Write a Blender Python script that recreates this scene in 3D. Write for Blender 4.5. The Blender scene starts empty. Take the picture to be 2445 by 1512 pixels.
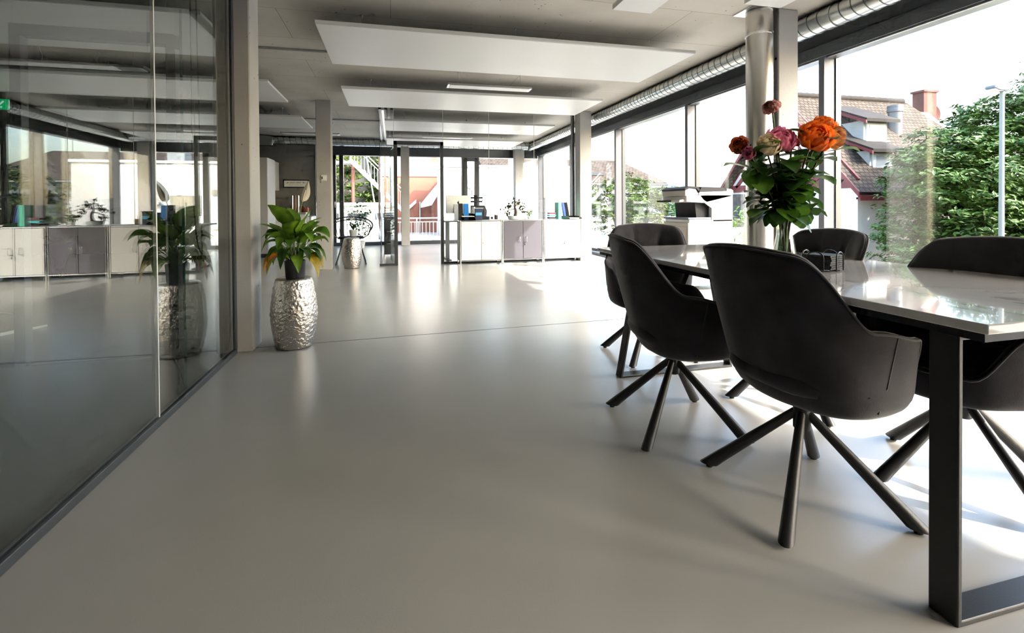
import bpy, bmesh, math, random
from math import sin, cos, pi, radians, sqrt, atan2
from mathutils import Vector, Matrix, noise
random.seed(7)
SC = bpy.context.scene
COL = SC.collection

# ------------------------------------------------------------------ camera, sky, sun, exposure
cam_data = bpy.data.cameras.new('camera')
cam = bpy.data.objects.new('camera', cam_data); COL.objects.link(cam)
YAW, PITCH, ROLL = 0.24441, 0.0114727, -0.0069489
_f = Vector((sin(YAW), cos(YAW), 0)); _r = Vector((cos(YAW), -sin(YAW), 0)); _u = Vector((0, 0, 1))
_f, _u = _f*cos(PITCH)-_u*sin(PITCH), _u*cos(PITCH)+_f*sin(PITCH)
_r, _u = _r*cos(ROLL)+_u*sin(ROLL), _u*cos(ROLL)-_r*sin(ROLL)
cam.matrix_world = Matrix(((_r.x, _u.x, -_f.x, 0), (_r.y, _u.y, -_f.y, 0), (_r.z, _u.z, -_f.z, 1.0), (0, 0, 0, 1)))
cam_data.sensor_fit = 'HORIZONTAL'; cam_data.sensor_width = 36
cam_data.lens = 1143.5/2445*36
cam_data.shift_y = -(756-505.2)/2445
cam_data.clip_start = 0.02; cam_data.clip_end = 600
SC.camera = cam
SUN_DIR = Vector((-1, 0.95, -0.957)).normalized()
w = bpy.data.worlds.new('sky'); SC.world = w; w.use_nodes = True
nt = w.node_tree; nt.nodes.clear()
sky = nt.nodes.new('ShaderNodeTexSky'); sky.sky_type = 'NISHITA'; sky.sun_disc = False
sky.sun_elevation = radians(34.7); sky.sun_rotation = radians(133.5); sky.air_density = 1.2; sky.dust_density = 3.0; sky.ozone_density = 1.0
bg = nt.nodes.new('ShaderNodeBackground'); bg.inputs[1].default_value = 0.62
wo = nt.nodes.new('ShaderNodeOutputWorld')
nt.links.new(sky.outputs[0], bg.inputs[0]); nt.links.new(bg.outputs[0], wo.inputs[0])
sun_data = bpy.data.lights.new('sun', 'SUN'); sun_data.energy = 4.2; sun_data.angle = radians(0.6); sun_data.color = (1, 0.95, 0.87)
sun = bpy.data.objects.new('sun', sun_data); COL.objects.link(sun)
sun.rotation_euler = SUN_DIR.to_track_quat('-Z', 'Y').to_euler(); sun.location = (12, -10, 14)
vs = SC.view_settings
vs.view_transform = 'Standard'; vs.look = 'None'; vs.exposure = 1.45; vs.gamma = 1.0; vs.use_curve_mapping = False
SC.cycles.transparent_max_bounces = 32
SC.cycles.max_bounces = 8; SC.cycles.diffuse_bounces = 4; SC.cycles.glossy_bounces = 4
SC.cycles.caustics_reflective = False; SC.cycles.caustics_refractive = False
SC.cycles.sample_clamp_indirect = 6.0
SC.cycles.use_denoising = True
SC.cycles.use_adaptive_sampling = True; SC.cycles.adaptive_threshold = 0.05; SC.cycles.adaptive_min_samples = 12

# ------------------------------------------------------------------ materials
MATS = {}
def mat(name, col, rough=0.5, metal=0.0, var=0.0, vscale=8.0, bump=0.0, bscale=40.0, spec=0.5, sheen=0.0, emit=None, estr=0.0, coat=0.0, trans=0.0, ior=1.45, alpha=1.0, subsurf=0.0):
    if name in MATS: return MATS[name]
    m = bpy.data.materials.new(name); m.use_nodes = True; MATS[name] = m
    n = m.node_tree.nodes; L = m.node_tree.links; b = n['Principled BSDF']
    b.inputs['Base Color'].default_value = (*col, 1); b.inputs['Roughness'].default_value = rough; b.inputs['Metallic'].default_value = metal
    b.inputs['Specular IOR Level'].default_value = spec; b.inputs['IOR'].default_value = ior
    if sheen: b.inputs['Sheen Weight'].default_value = sheen; b.inputs['Sheen Roughness'].default_value = 0.4
    if coat: b.inputs['Coat Weight'].default_value = coat; b.inputs['Coat Roughness'].default_value = 0.05
    if trans: b.inputs['Transmission Weight'].default_value = trans
    if emit: b.inputs['Emission Color'].default_value = (*emit, 1); b.inputs['Emission Strength'].default_value = estr
    tc = None
    if var or bump: tc = n.new('ShaderNodeTexCoord')
    if var:
        t = n.new('ShaderNodeTexNoise'); t.inputs['Scale'].default_value = vscale; t.inputs['Detail'].default_value = 6
        L.new(tc.outputs['Object'], t.inputs['Vector'])
        r = n.new('ShaderNodeValToRGB'); r.color_ramp.elements[0].position = 0.3; r.color_ramp.elements[1].position = 0.7
        r.color_ramp.elements[0].color = (*[max(0, c*(1-var)) for c in col], 1); r.color_ramp.elements[1].color = (*[min(1, c*(1+var)) for c in col], 1)
        L.new(t.outputs['Fac'], r.inputs[0]); L.new(r.outputs[0], b.inputs['Base Color'])
    if bump:
        t = n.new('ShaderNodeTexNoise'); t.inputs['Scale'].default_value = bscale; t.inputs['Detail'].default_value = 4
        L.new(tc.outputs['Object'], t.inputs['Vector'])
        bp = n.new('ShaderNodeBump'); bp.inputs['Strength'].default_value = bump; bp.inputs['Distance'].default_value = 0.01
        L.new(t.outputs['Fac'], bp.inputs['Height']); L.new(bp.outputs[0], b.inputs['Normal'])
    return m
def nodes_of(m): return m.node_tree.nodes, m.node_tree.links, m.node_tree.nodes['Principled BSDF']
def concrete(name, col, joints=None):
    m = mat(name, col, 0.75, var=0.0)
    n, L, b = nodes_of(m)
    tc = n.new('ShaderNodeTexCoord')
    t = n.new('ShaderNodeTexNoise'); t.inputs['Scale'].default_value = 1.6; t.inputs['Detail'].default_value = 8; L.new(tc.outputs['Object'], t.inputs['Vector'])
    r = n.new('ShaderNodeValToRGB'); r.color_ramp.elements[0].position = .3; r.color_ramp.elements[1].position = .72
    r.color_ramp.elements[0].color = (*[c*.86 for c in col], 1); r.color_ramp.elements[1].color = (*[min(1, c*1.1) for c in col], 1)
    L.new(t.outputs['Fac'], r.inputs[0])
    v = n.new('ShaderNodeTexVoronoi'); v.inputs['Scale'].default_value = 16; v.inputs['Randomness'].default_value = 1; L.new(tc.outputs['Object'], v.inputs['Vector'])
    n2 = n.new('ShaderNodeTexNoise'); n2.inputs['Scale'].default_value = 9; L.new(tc.outputs['Object'], n2.inputs['Vector'])
    mr = n.new('ShaderNodeMapRange'); mr.inputs[1].default_value = .45; mr.inputs[2].default_value = .75; mr.inputs[3].default_value = 0.0; mr.inputs[4].default_value = .19
    L.new(n2.outputs['Fac'], mr.inputs[0])
    lt = n.new('ShaderNodeMath'); lt.operation = 'LESS_THAN'; L.new(v.outputs['Distance'], lt.inputs[0]); L.new(mr.outputs[0], lt.inputs[1])
    mx = n.new('ShaderNodeMixRGB'); mx.inputs[2].default_value = (*[c*.3 for c in col], 1); L.new(lt.outputs[0], mx.inputs[0]); L.new(r.outputs[0], mx.inputs[1])
    out = mx.outputs[0]
    if joints:
        br = n.new('ShaderNodeTexBrick'); br.offset = .37; br.inputs['Scale'].default_value = 1; br.inputs['Mortar Size'].default_value = .004
        br.inputs['Brick Width'].default_value = joints[0]; br.inputs['Row Height'].default_value = joints[1]; br.inputs['Mortar Smooth'].default_value = .3
        br.inputs['Color1'].default_value = (1, 1, 1, 1); br.inputs['Color2'].default_value = (.94, .94, .93, 1); br.inputs['Mortar'].default_value = (.55, .53, .5, 1)
        L.new(tc.outputs['Object'], br.inputs['Vector'])
        m2 = n.new('ShaderNodeMixRGB'); m2.blend_type = 'MULTIPLY'; m2.inputs[0].default_value = 1; L.new(out, m2.inputs[1]); L.new(br.outputs['Color'], m2.inputs[2]); out = m2.outputs[0]
    L.new(out, b.inputs['Base Color'])
    t3 = n.new('ShaderNodeTexNoise'); t3.inputs['Scale'].default_value = 60; L.new(tc.outputs['Object'], t3.inputs['Vector'])
    ad = n.new('ShaderNodeMath'); ad.operation = 'SUBTRACT'; L.new(t3.outputs['Fac'], ad.inputs[0]); L.new(lt.outputs[0], ad.inputs[1])
    bp = n.new('ShaderNodeBump'); bp.inputs['Strength'].default_value = .25; bp.inputs['Distance'].default_value = .004; L.new(ad.outputs[0], bp.inputs['Height']); L.new(bp.outputs[0], b.inputs['Normal'])
    return m
def glass(name, tint=(.97, .98, .98), refl=1.0):
    m = bpy.data.materials.new(name); m.use_nodes = True; MATS[name] = m
    n, L = m.node_tree.nodes, m.node_tree.links; n.clear()
    o = n.new('ShaderNodeOutputMaterial'); tr = n.new('ShaderNodeBsdfTransparent'); tr.inputs[0].default_value = (*tint, 1)
    gl = n.new('ShaderNodeBsdfGlossy'); gl.inputs['Roughness'].default_value = 0.0; gl.inputs[0].default_value = (1, 1, 1, 1)
    fr = n.new('ShaderNodeFresnel'); ge = n.new('ShaderNodeNewGeometry'); io = n.new('ShaderNodeMapRange')   # same Fresnel on the way in and out of the pane
    io.inputs[3].default_value = 1.5; io.inputs[4].default_value = 1/1.5; L.new(ge.outputs['Backfacing'], io.inputs[0]); L.new(io.outputs[0], fr.inputs[0])
    mu = n.new('ShaderNodeMath'); mu.operation = 'MULTIPLY'; mu.inputs[1].default_value = refl; mu.use_clamp = True
    mx = n.new('ShaderNodeMixShader'); L.new(fr.outputs[0], mu.inputs[0]); L.new(mu.outputs[0], mx.inputs[0]); L.new(tr.outputs[0], mx.inputs[1]); L.new(gl.outputs[0], mx.inputs[2]); L.new(mx.outputs[0], o.inputs[0])
    return m
M_CONC = concrete('column_concrete', (.41, .402, .388))
M_CEIL = concrete('ceiling_concrete', (.60, .565, .505), joints=(2.6, .75))
M_WALLC = mat('grey_plaster', (.19, .19, .175), .8, var=.12, vscale=2, bump=.1, bscale=30)
M_WHITEW = mat('white_plaster', (.72, .71, .69), .7, var=.04, vscale=3)
M_FLOOR = mat('epoxy_floor', (.40, .39, .365), .24, var=.05, vscale=1.2, bump=.035, bscale=170, spec=.55)
M_PANEL = mat('white_panel', (.80, .80, .78), .38, var=.015, vscale=2)
M_WHITE = mat('white_lacquer', (.72, .72, .70), .35)
M_DARK = mat('anthracite_steel', (.045, .052, .06), .32, var=.1, vscale=3, spec=.6)
M_MULL = mat('anodised_mullion', (.095, .10, .118), .45)
M_ALU = mat('brushed_aluminium', (.62, .63, .64), .32, metal=1, var=.05, vscale=20)
M_CHROME = mat('chrome', (.75, .75, .76), .12, metal=1)
M_GALV = mat('galvanised_steel', (.62, .65, .64), .24, metal=1, var=.10, vscale=7)
M_STEEL = mat('stainless_pipe', (.60, .58, .55), .27, metal=1, var=.06, vscale=5)
M_SEAM = mat('duct_seam', (.16, .17, .17), .4, metal=1)
M_HAMMER = mat('hammered_silver', (.60, .56, .51), .10, metal=1, bump=1.0, bscale=48)
M_BLACK = mat('black_powder_coat', (.018, .018, .02), .42, bump=.08, bscale=300)
M_BLACKG = mat('black_gloss', (.012, .012, .014), .2)
M_FABRIC = mat('charcoal_velvet', (.040, .038, .045), .85, var=.35, vscale=9, bump=.15, bscale=350, spec=.15, sheen=.5)
M_FABSEAM = mat('velvet_piping', (.06, .058, .064), .8, sheen=.4)
M_GREYD = mat('grey_lacquer', (.115, .11, .135), .4)
M_GLASS = glass('clear_glass')
M_GLASSW = glass('facade_glass', (.96, .97, .97), .9)
M_GLASSL = glass('partition_glass', (.74, .78, .77), 1.35)
M_GEDGE = mat('green_glass_edge', (.03, .09, .085), .15)
M_RUBBER = mat('black_rubber', (.012, .012, .012), .6)
M_LAMP = mat('lamp_diffuser', (.86, .86, .84), .4)
M_LEAF = mat('leaf_green', (.09, .21, .02), .38, var=.35, vscale=14, spec=.5)
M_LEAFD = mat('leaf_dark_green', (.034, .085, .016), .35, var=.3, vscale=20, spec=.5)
M_LEAFY = mat('leaf_yellowing', (.42, .30, .02), .42, var=.4, vscale=16)
M_LEAFO = mat('leaf_orange', (.55, .16, .015), .45, var=.3, vscale=12)
M_STEM = mat('plant_stem', (.10, .17, .03), .5)
M_SOIL = mat('potting_soil', (.03, .022, .015), .95, bump=.6, bscale=90)
M_BARK = mat('tree_bark', (.09, .065, .045), .9, var=.3, vscale=12, bump=.5, bscale=30)
M_FOLI = mat('tree_foliage', (.050, .105, .012), .5, var=.5, vscale=1.3)
M_FOLI2 = mat('shrub_foliage', (.065, .105, .014), .6, var=.45, vscale=2)
M_GROUND = mat('bounce_paving', (.34, .33, .31), .9, var=.15, vscale=.6)  # ground colour raised to bounce more daylight up to the ceiling
M_EXTW = mat('white_render_wall', (.70, .69, .66), .85, var=.05, vscale=1)
M_REDP = mat('red_painted_timber', (.13, .018, .02), .55, var=.1, vscale=6)
M_TERRA = mat('terracotta_render', (.32, .125, .08), .8, var=.06, vscale=1.5)
M_BRICKC = mat('chimney_brick', (.085, .026, .020), .8, var=.2, vscale=5)
M_PAPER = mat('paper_white', (.8, .8, .78), .7)
M_BLUE = mat('blue_plastic', (.01, .18, .55), .35)
M_SKYB = mat('sky_blue_card', (.12, .45, .75), .5)
M_TEAL = mat('teal_card', (.05, .42, .45), .5)
M_GREENF = mat('mint_binder', (.10, .52, .36), .5)
M_BEIGE = mat('beige_plastic', (.56, .52, .46), .45)
M_PRINTW = mat('printer_white', (.78, .78, .77), .4)
M_PRINTD = mat('printer_dark', (.018, .018, .021), .6, spec=.25)
M_RED = mat('red_plastic', (.45, .05, .03), .4)
M_BEIGEST = mat('weathered_stone', (.40, .38, .33), .85, var=.2, vscale=3)
def marble():
    m = mat('marble_top', (.62, .60, .57), .07, spec=.6)
    n, L, b = nodes_of(m); tc = n.new('ShaderNodeTexCoord')
    wv = n.new('ShaderNodeTexNoise'); wv.inputs['Scale'].default_value = 1.7; wv.inputs['Detail'].default_value = 9; wv.inputs['Distortion'].default_value = 1.6
    L.new(tc.outputs['Object'], wv.inputs['Vector'])
    r = n.new('ShaderNodeValToRGB'); e = r.color_ramp.elements
    e[0].position = .40; e[0].color = (.60, .58, .555, 1); e[1].position = .60; e[1].color = (.63, .61, .58, 1)
    a = r.color_ramp.elements.new(.49); a.color = (.56, .54, .52, 1); a = r.color_ramp.elements.new(.505); a.color = (.36, .34, .33, 1); a = r.color_ramp.elements.new(.52); a.color = (.58, .56, .54, 1)
    L.new(wv.outputs['Fac'], r.inputs[0]); L.new(r.outputs[0], b.inputs['Base Color'])
    b.inputs['Coat Weight'].default_value = .6; b.inputs['Coat Roughness'].default_value = .02
    return m
M_MARBLE = marble()
def roof_tiles(name, c1, c2, wd=.17, ht=.16):
    m = mat(name, c1, .85); n, L, b = nodes_of(m); tc = n.new('ShaderNodeTexCoord')
    br = n.new('ShaderNodeTexBrick'); br.inputs['Scale'].default_value = 1; br.inputs['Brick Width'].default_value = wd; br.inputs['Row Height'].default_value = ht
    br.inputs['Mortar Size'].default_value = .018; br.inputs['Mortar Smooth'].default_value = .6; br.inputs['Color1'].default_value = (*c1, 1); br.inputs['Color2'].default_value = (*c2, 1); br.inputs['Mortar'].default_value = (*[c*.3 for c in c1], 1)
    L.new(tc.outputs['UV'], br.inputs['Vector'])
    t = n.new('ShaderNodeTexNoise'); t.inputs['Scale'].default_value = 2.5; t.inputs['Detail'].default_value = 7; L.new(tc.outputs['UV'], t.inputs['Vector'])
    mr = n.new('ShaderNodeMapRange'); mr.inputs[1].default_value = .3; mr.inputs[2].default_value = .7; mr.inputs[3].default_value = .65; mr.inputs[4].default_value = 1.35; L.new(t.outputs['Fac'], mr.inputs[0])
    mx = n.new('ShaderNodeMixRGB'); mx.blend_type = 'MULTIPLY'; mx.inputs[0].default_value = 1; L.new(br.outputs['Color'], mx.inputs[1]); L.new(mr.outputs[0], mx.inputs[2]); L.new(mx.outputs[0], b.inputs['Base Color'])
    bp = n.new('ShaderNodeBump'); bp.inputs['Strength'].default_value = 1; bp.inputs['Distance'].default_value = .03; L.new(br.outputs['Fac'], bp.inputs['Height']); bp.invert = True; L.new(bp.outputs[0], b.inputs['Normal'])
    return m
M_TILE = roof_tiles('clay_roof_tiles', (.046, .031, .021), (.082, .060, .041))
M_TILE2 = roof_tiles('old_roof_tiles', (.065, .043, .031), (.10, .075, .055), .22, .2)

def translucent(m, fac):
    n, L, b = nodes_of(m); tr = n.new('ShaderNodeBsdfTranslucent'); ms = n.new('ShaderNodeMixShader'); ms.inputs[0].default_value = fac
    if b.inputs['Base Color'].is_linked: L.new(b.inputs['Base Color'].links[0].from_socket, tr.inputs[0])
    else: tr.inputs[0].default_value = b.inputs['Base Color'].default_value
    L.new(b.outputs[0], ms.inputs[1]); L.new(tr.outputs[0], ms.inputs[2]); L.new(ms.outputs[0], n['Material Output'].inputs[0]); return m
for m_ in (M_LEAF, M_LEAFD, M_LEAFY, M_LEAFO): translucent(m_, .38)

# ------------------------------------------------------------------ mesh building
class MB:
    def __init__(s): s.v = []; s.f = []; s.uv = None
    def add(s, vs_, fs):
        o = len(s.v); s.v += [tuple(p) for p in vs_]; s.f += [tuple(i+o for i in q) for q in fs]; return s
    def box(s, x0, x1, y0, y1, z0, z1):
        return s.add([(x0, y0, z0), (x1, y0, z0), (x1, y1, z0), (x0, y1, z0), (x0, y0, z1), (x1, y0, z1), (x1, y1, z1), (x0, y1, z1)],
                     [(0, 3, 2, 1), (4, 5, 6, 7), (0, 1, 5, 4), (1, 2, 6, 5), (2, 3, 7, 6), (3, 0, 4, 7)])
    def prism(s, pts, axis, a, b):
        n = len(pts)
        def P(p, t): return {'x': (t, p[0], p[1]), 'y': (p[0], t, p[1]), 'z': (p[0], p[1], t)}[axis]
        return s.add([P(p, a) for p in pts]+[P(p, b) for p in pts], [tuple(range(n))[::-1], tuple(range(n, 2*n))]+[(i, (i+1) % n, n+(i+1) % n, n+i) for i in range(n)])
    def lathe(s, prof, n=32, c=(0, 0, 0), caps=True, rib=0.0, ribn=0):
        V = []; F = []
        for r, z in prof:
            for i in range(n):
                a = 2*pi*i/n; rr = r*(1+(rib*(1 if (i*ribn//n*2) % 2 == 0 else 0)) if rib else 1)
                if rib: rr = r*(1+rib*cos(a*ribn))
                V.append((c[0]+rr*cos(a), c[1]+rr*sin(a), c[2]+z))
        for j in range(len(prof)-1):
            for i in range(n): F.append((j*n+i, j*n+(i+1) % n, (j+1)*n+(i+1) % n, (j+1)*n+i))
        if caps:
            F.append(tuple(range(n))[::-1]); F.append(tuple((len(prof)-1)*n+i for i in range(n)))
        return s.add(V, F)
    def tube(s, path, rad, n=8, closed=False):
        P = [Vector(p) for p in path]; m = len(P); V = []; F = []
        R = rad if isinstance(rad, (list, tuple)) else [rad]*m
        prev = None
        for i in range(m):
            if closed: t = P[(i+1) % m]-P[i-1]
            else: t = P[min(i+1, m-1)]-P[max(i-1, 0)]
            t.normalize()
            if prev is None:
                a = Vector((0, 0, 1)) if abs(t.z) < .9 else Vector((1, 0, 0)); u = t.cross(a).normalized()
            else: u = (prev-t*prev.dot(t)).normalized()
            prev = u; v2 = t.cross(u)
            for k in range(n): a = 2*pi*k/n; V.append(P[i]+(u*cos(a)+v2*sin(a))*R[i])
        for i in range(m-1 if not closed else m):
            j = (i+1) % m
            for k in range(n): F.append((i*n+k, i*n+(k+1) % n, j*n+(k+1) % n, j*n+k))
        if not closed: F.append(tuple(range(n))[::-1]); F.append(tuple((m-1)*n+k for k in range(n)))
        return s.add(V, F)
    def ball(s, c, r, n=12, m=8, sc=(1, 1, 1)):
        prof = [(max(1e-4, r*sin(pi*j/m)), -r*cos(pi*j/m)) for j in range(m+1)]
        o = len(s.v); s.lathe(prof, n, (0, 0, 0), False)
        for i in range(o, len(s.v)): p = s.v[i]; s.v[i] = (c[0]+p[0]*sc[0], c[1]+p[1]*sc[1], c[2]+p[2]*sc[2])
        return s
    def grid(s, rows, close=False):
        n = len(rows[0]); V = [p for r in rows for p in r]; F = []
        for j in range(len(rows)-1):
            for i in range(n if close else n-1): F.append((j*n+i, j*n+(i+1) % n, (j+1)*n+(i+1) % n, (j+1)*n+i))
        return s.add(V, F)
    def mesh(s, name, smooth=None):
        me = bpy.data.meshes.new(name); me.from_pydata(s.v, [], s.f); me.update()
        if smooth is not None:
            me.polygons.foreach_set('use_smooth', [True]*len(me.polygons))
            if smooth < 179: me.set_sharp_from_angle(angle=radians(smooth))
        return me
def link(o, parent=None):
    COL.objects.link(o)
    if parent is not None: o.parent = parent
    return o
def part(name, mb, m, parent=None, smooth=None, bevel=0, seg=2, loc=None, rot=None):
    me = mb.mesh(name, smooth) if isinstance(mb, MB) else mb
    if not me.materials: me.materials.append(m)
    o = bpy.data.objects.new(name, me); link(o, parent)
    if bevel:
        b = o.modifiers.new('bevel', 'BEVEL'); b.width = bevel; b.segments = seg; b.limit_method = 'ANGLE'; b.angle_limit = radians(35)
        me.polygons.foreach_set('use_smooth', [True]*len(me.polygons)); me.set_sharp_from_angle(angle=radians(50))
    if loc: o.location = loc
    if rot: o.rotation_euler = rot
    return o
def tag(o, label, cat, group=None, kind=None):
    if label: o['label'] = label
    if cat: o['category'] = cat
    if group: o['group'] = group
    if kind: o['kind'] = kind
    return o
def thing(name, label, cat, loc=(0, 0, 0), rz=0, group=None, kind=None):
    o = bpy.data.objects.new(name, None); o.empty_display_size = .05; link(o); o.location = loc; o.rotation_euler = (0, 0, rz)
    return tag(o, label, cat, group, kind)
def struct(name, mb, m, parent=None, label=None, **k):
    o = part(name, mb, m, parent, **k)
    if parent is None:
        o['kind'] = 'structure'
        if label: o['label'] = label
    return o
def sgroup(name, label=None, loc=(0, 0, 0)):
    o = bpy.data.objects.new(name, None); o.empty_display_size = .05; link(o); o.location = loc; o['kind'] = 'structure'
    if label: o['label'] = label
    return o
def copy_tree(o, parent=None):
    c = o.copy(); COL.objects.link(c); c.parent = parent
    for ch in list(o.children): copy_tree(ch, c)
    return c
def bez(p0, p1, p2, n=8):
    p0, p1, p2 = Vector(p0), Vector(p1), Vector(p2)
    return [p0*(1-t)**2+p1*2*t*(1-t)+p2*t*t for t in [i/n for i in range(n+1)]]
def B(*a): return MB().box(*a)
def blade(path, width, fold=.25, prof=None, side=None, nx=2, wave=0.0):
    """leaf blade along a path; width profile prof(t); returns MB"""
    P = [Vector(p) for p in path]; m = len(P); rows = []
    prof = prof or (lambda t: sin(pi*min(1, t**.8))**.75)
    for i in range(m):
        t = (P[min(i+1, m-1)]-P[max(i-1, 0)]).normalized()
        s = Vector(side) if side is not None else t.cross(Vector((0, 0, 1)))
        if s.length < 1e-3: s = Vector((1, 0, 0))
        s = (s-t*s.dot(t)).normalized(); nrm = s.cross(t).normalized()
        wd = max(.0008, width*prof(i/(m-1)))
        row = []
        for k in range(-nx, nx+1):
            q = k/nx; row.append(P[i]+s*wd*q+nrm*(abs(q)*wd*fold+wave*wd*sin(i*1.9+q*3)*abs(q)))
        rows.append(row)
    return MB().grid(rows)

# ------------------------------------------------------------------ the room: floor, ceiling, walls, columns
XR = 4.0; YF = 13.0; ZC = 2.715
struct('floor', B(-8, XR+.22, -4.4, YF+.25, -.2, 0), M_FLOOR)
jt = struct('trim_1', MB().prism([(-8, 3.520), (-8, 3.528), (4.0, 3.916), (4.0, 3.908)], 'z', -.01, .0006), mat('joint_filler', (.03, .03, .028), .6), label='thin dark expansion joint line across the floor')
struct('ceiling', B(-8, XR+.22, -4.4, YF+.25, ZC, ZC+.25), M_CEIL)
struct('wall_back', B(-8, XR+.22, -4.4, -4.2, 0, ZC), mat('back_wall_grey', (.50, .485, .46), .8))
struct('wall_light_block', B(XR, XR+.2, -4.2, -2.80, 0, ZC), mat('light_block_grey', (.50, .485, .46), .8))  # unseen solid wall, added to cut window light from behind the camera
struct('wall_left', B(-8.2, -8, -4.4, YF+.25, 0, ZC), M_WALLC)
struct('wall_kitchen', B(-8, -1.86, 12.62, 12.85, 0, ZC), M_WALLC)
struct('wall_meeting', B(-4.7, -4.6, -4.2, 3.72, 0, ZC), M_WHITEW)
def column(x0, x1, y0, y1, lab):
    o = struct('concrete_column', B(x0, x1, y0, y1, 0, ZC), M_CONC, label=lab, bevel=.008, seg=1); return o
column(-1.175, -.949, 3.655, 3.895, 'concrete column at the end of the left glass wall')
column(-1.175, -.949, 8.155, 8.395, 'concrete column with a white switch on it')
column(3.285, 3.497, 3.51, 3.75, 'concrete column beside the steel pipe')
column(3.29, 3.515, 8.10, 8.34, 'concrete column at the end of the cabinet row')
column(.215, .43, 12.6, 12.82, 'concrete column at the far window by the door')
column(3.24, 3.50, 12.6, 12.82, 'concrete column at the far corner')
column(-1.175, -.949, -.85, -.61, 'concrete column behind the viewpoint')
column(3.285, 3.497, -.99, -.75, 'concrete column near the window behind the viewpoint')

# right facade: header, bays with mullion, rails and pane
hd = sgroup('wall_right', 'dark steel header over the long window front')
part('header', B(XR, XR+.2, -2.8, YF, 2.42, ZC+.02), M_DARK, hd, bevel=.004)
part('header_lip', B(XR-.012, XR+.003, -2.8, YF, 2.405, 2.52), M_DARK, hd, bevel=.003)
part('blind_rail', B(XR+.03, XR+.15, -2.8, YF, 2.392, 2.421), M_ALU, hd, bevel=.006)
part('sill', B(XR-.02, XR+.2, -2.8, YF, 0, .055), M_DARK, hd, bevel=.004)
part('spandrel', B(XR+.2, XR+.23, -4.2, YF, -3.2, .04), M_DARK, hd)
MY = [-2.78, -.58, 1.55, 3.75, 5.93, 8.14, 10.45, 12.94]
me_m = MB().box(0, .13, -.03, .03, .055, 2.42).mesh('mullion')
me_c = MB().box(.13, .19, -.042, .022, .055, 2.40).box(.135, .185, .03, .055, .055, 2.39).mesh('mullion_cap')
for i, y in enumerate(MY):
    wnd = sgroup('window_%d' % (i+1))
    part('mullion', me_m, M_MULL, wnd, loc=(XR, y, 0), bevel=.004)
    part('outer_profile', me_c, M_DARK, wnd, loc=(XR, y, 0))
    if i < len(MY)-1:
        part('pane', B(XR+.145, XR+.163, y+.03, MY[i+1]-.03, .05, 2.41), M_GLASSW, wnd)
        part('bottom_rail', B(XR+.12, XR+.19, y+.03, MY[i+1]-.03, .05, .10), M_MULL, wnd)

# far facade
fw = sgroup('wall_far', 'dark steel header over the far windows')
part('header', B(-1.86, XR, YF-.02, YF+.2, 2.335, ZC), M_DARK, fw, bevel=.004)
part('sill', B(-1.86, XR+.2, YF-.04, YF+.2, 0, .09), M_DARK, fw, bevel=.004)
def far_window(i, x0, x1, frame, sash=False):
    wn = sgroup('window_%d' % i)
    part('pane', B(x0, x1, YF+.07, YF+.088, .09, 2.34), M_GLASSW, wn)
    part('mullion', B(x0-frame, x0, YF, YF+.16, .08, 2.34), M_DARK, wn, bevel=.004)
    if sash:
        mb = MB().box(x0, x0+.09, YF-.02, YF+.1, .09, 2.33).box(x1-.09, x1, YF-.02, YF+.1, .09, 2.33)
        part('sash_frame', mb, M_DARK, wn); part('head_rail', B(x0, x1, YF-.02, YF+.1, 2.23, 2.33), M_DARK, wn)
    return wn
far_window(11, -1.80, -1.40, .05, True); far_window(12, -1.22, .32, .10); far_window(13, .40, 1.84, .06); far_window(14, 1.90, 2.28, .06, True); far_window(15, 2.32, XR, .05)
part('door_handle', MB().tube([(-1.425, YF-.02, 1.0), (-1.425, YF-.06, 1.0), (-1.425, YF-.06, 1.14)], .011), M_ALU, bpy.data.objects['window_11'], smooth=60)

# ------------------------------------------------------------------ left glass wall and meeting room
gw = sgroup('wall_glass_left', 'floor to ceiling glass wall of the meeting room')
part('floor_rail', B(-1.075, -1.042, -4.2, 3.64, 0, .036), M_DARK, gw, bevel=.003)
part('floor_rail_bead', B(-1.072, -1.066, -4.2, 3.63, .036, .041), M_ALU, gw)
part('ceiling_rail', B(-1.085, -1.035, -4.2, 3.64, ZC-.05, ZC), M_DARK, gw)
part('end_post', B(-1.085, -1.045, 3.615, 3.655, .03, ZC), M_DARK, gw, bevel=.003)
part('end_bead', B(-1.066, -1.060, 3.600, 3.615, .03, ZC), M_ALU, gw)
part('joint_strip', B(-1.067, -1.053, 2.528, 2.537, .036, ZC-.05), mat('silicone_joint', (.7, .7, .68), .4), gw)
part('pane', B(-1.066, -1.054, 2.537, 3.615, .036, ZC-.05), M_GLASSL, gw)
part('pane', B(-1.066, -1.054, .2, 2.528, .036, ZC-.05), M_GLASSL, gw)
part('pane', B(-1.066, -1.054, -2.2, .19, .036, ZC-.05), M_GLASSL, gw)
part('pane', B(-1.066, -1.054, -4.15, -2.21, .036, ZC-.05), M_GLASSL, gw)
mg = sgroup('wall_glass_meeting', 'glass wall with framed doorway behind the meeting room')
mb = MB().box(-2.33, -2.27, 3.69, 3.76, 0, 2.17).box(-1.47, -1.42, 3.69, 3.76, 0, 2.17)
part('door_jamb', B(-2.33, -2.27, 3.69, 3.76, 0, 2.17), M_MULL, mg, bevel=.004)
part('door_jamb', B(-1.47, -1.42, 3.69, 3.76, 0, 2.17), M_MULL, mg, bevel=.004)
part('door_lintel', B(-2.33, -1.42, 3.69, 3.76, 2.10, 2.175), M_MULL, mg, bevel=.004)
part('pane', B(-4.6, -2.33, 3.72, 3.732, .03, ZC-.04), M_GLASS, mg)
part('pane', B(-2.33, -1.42, 3.72, 3.732, 2.175, ZC-.04), M_GLASS, mg)
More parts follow.
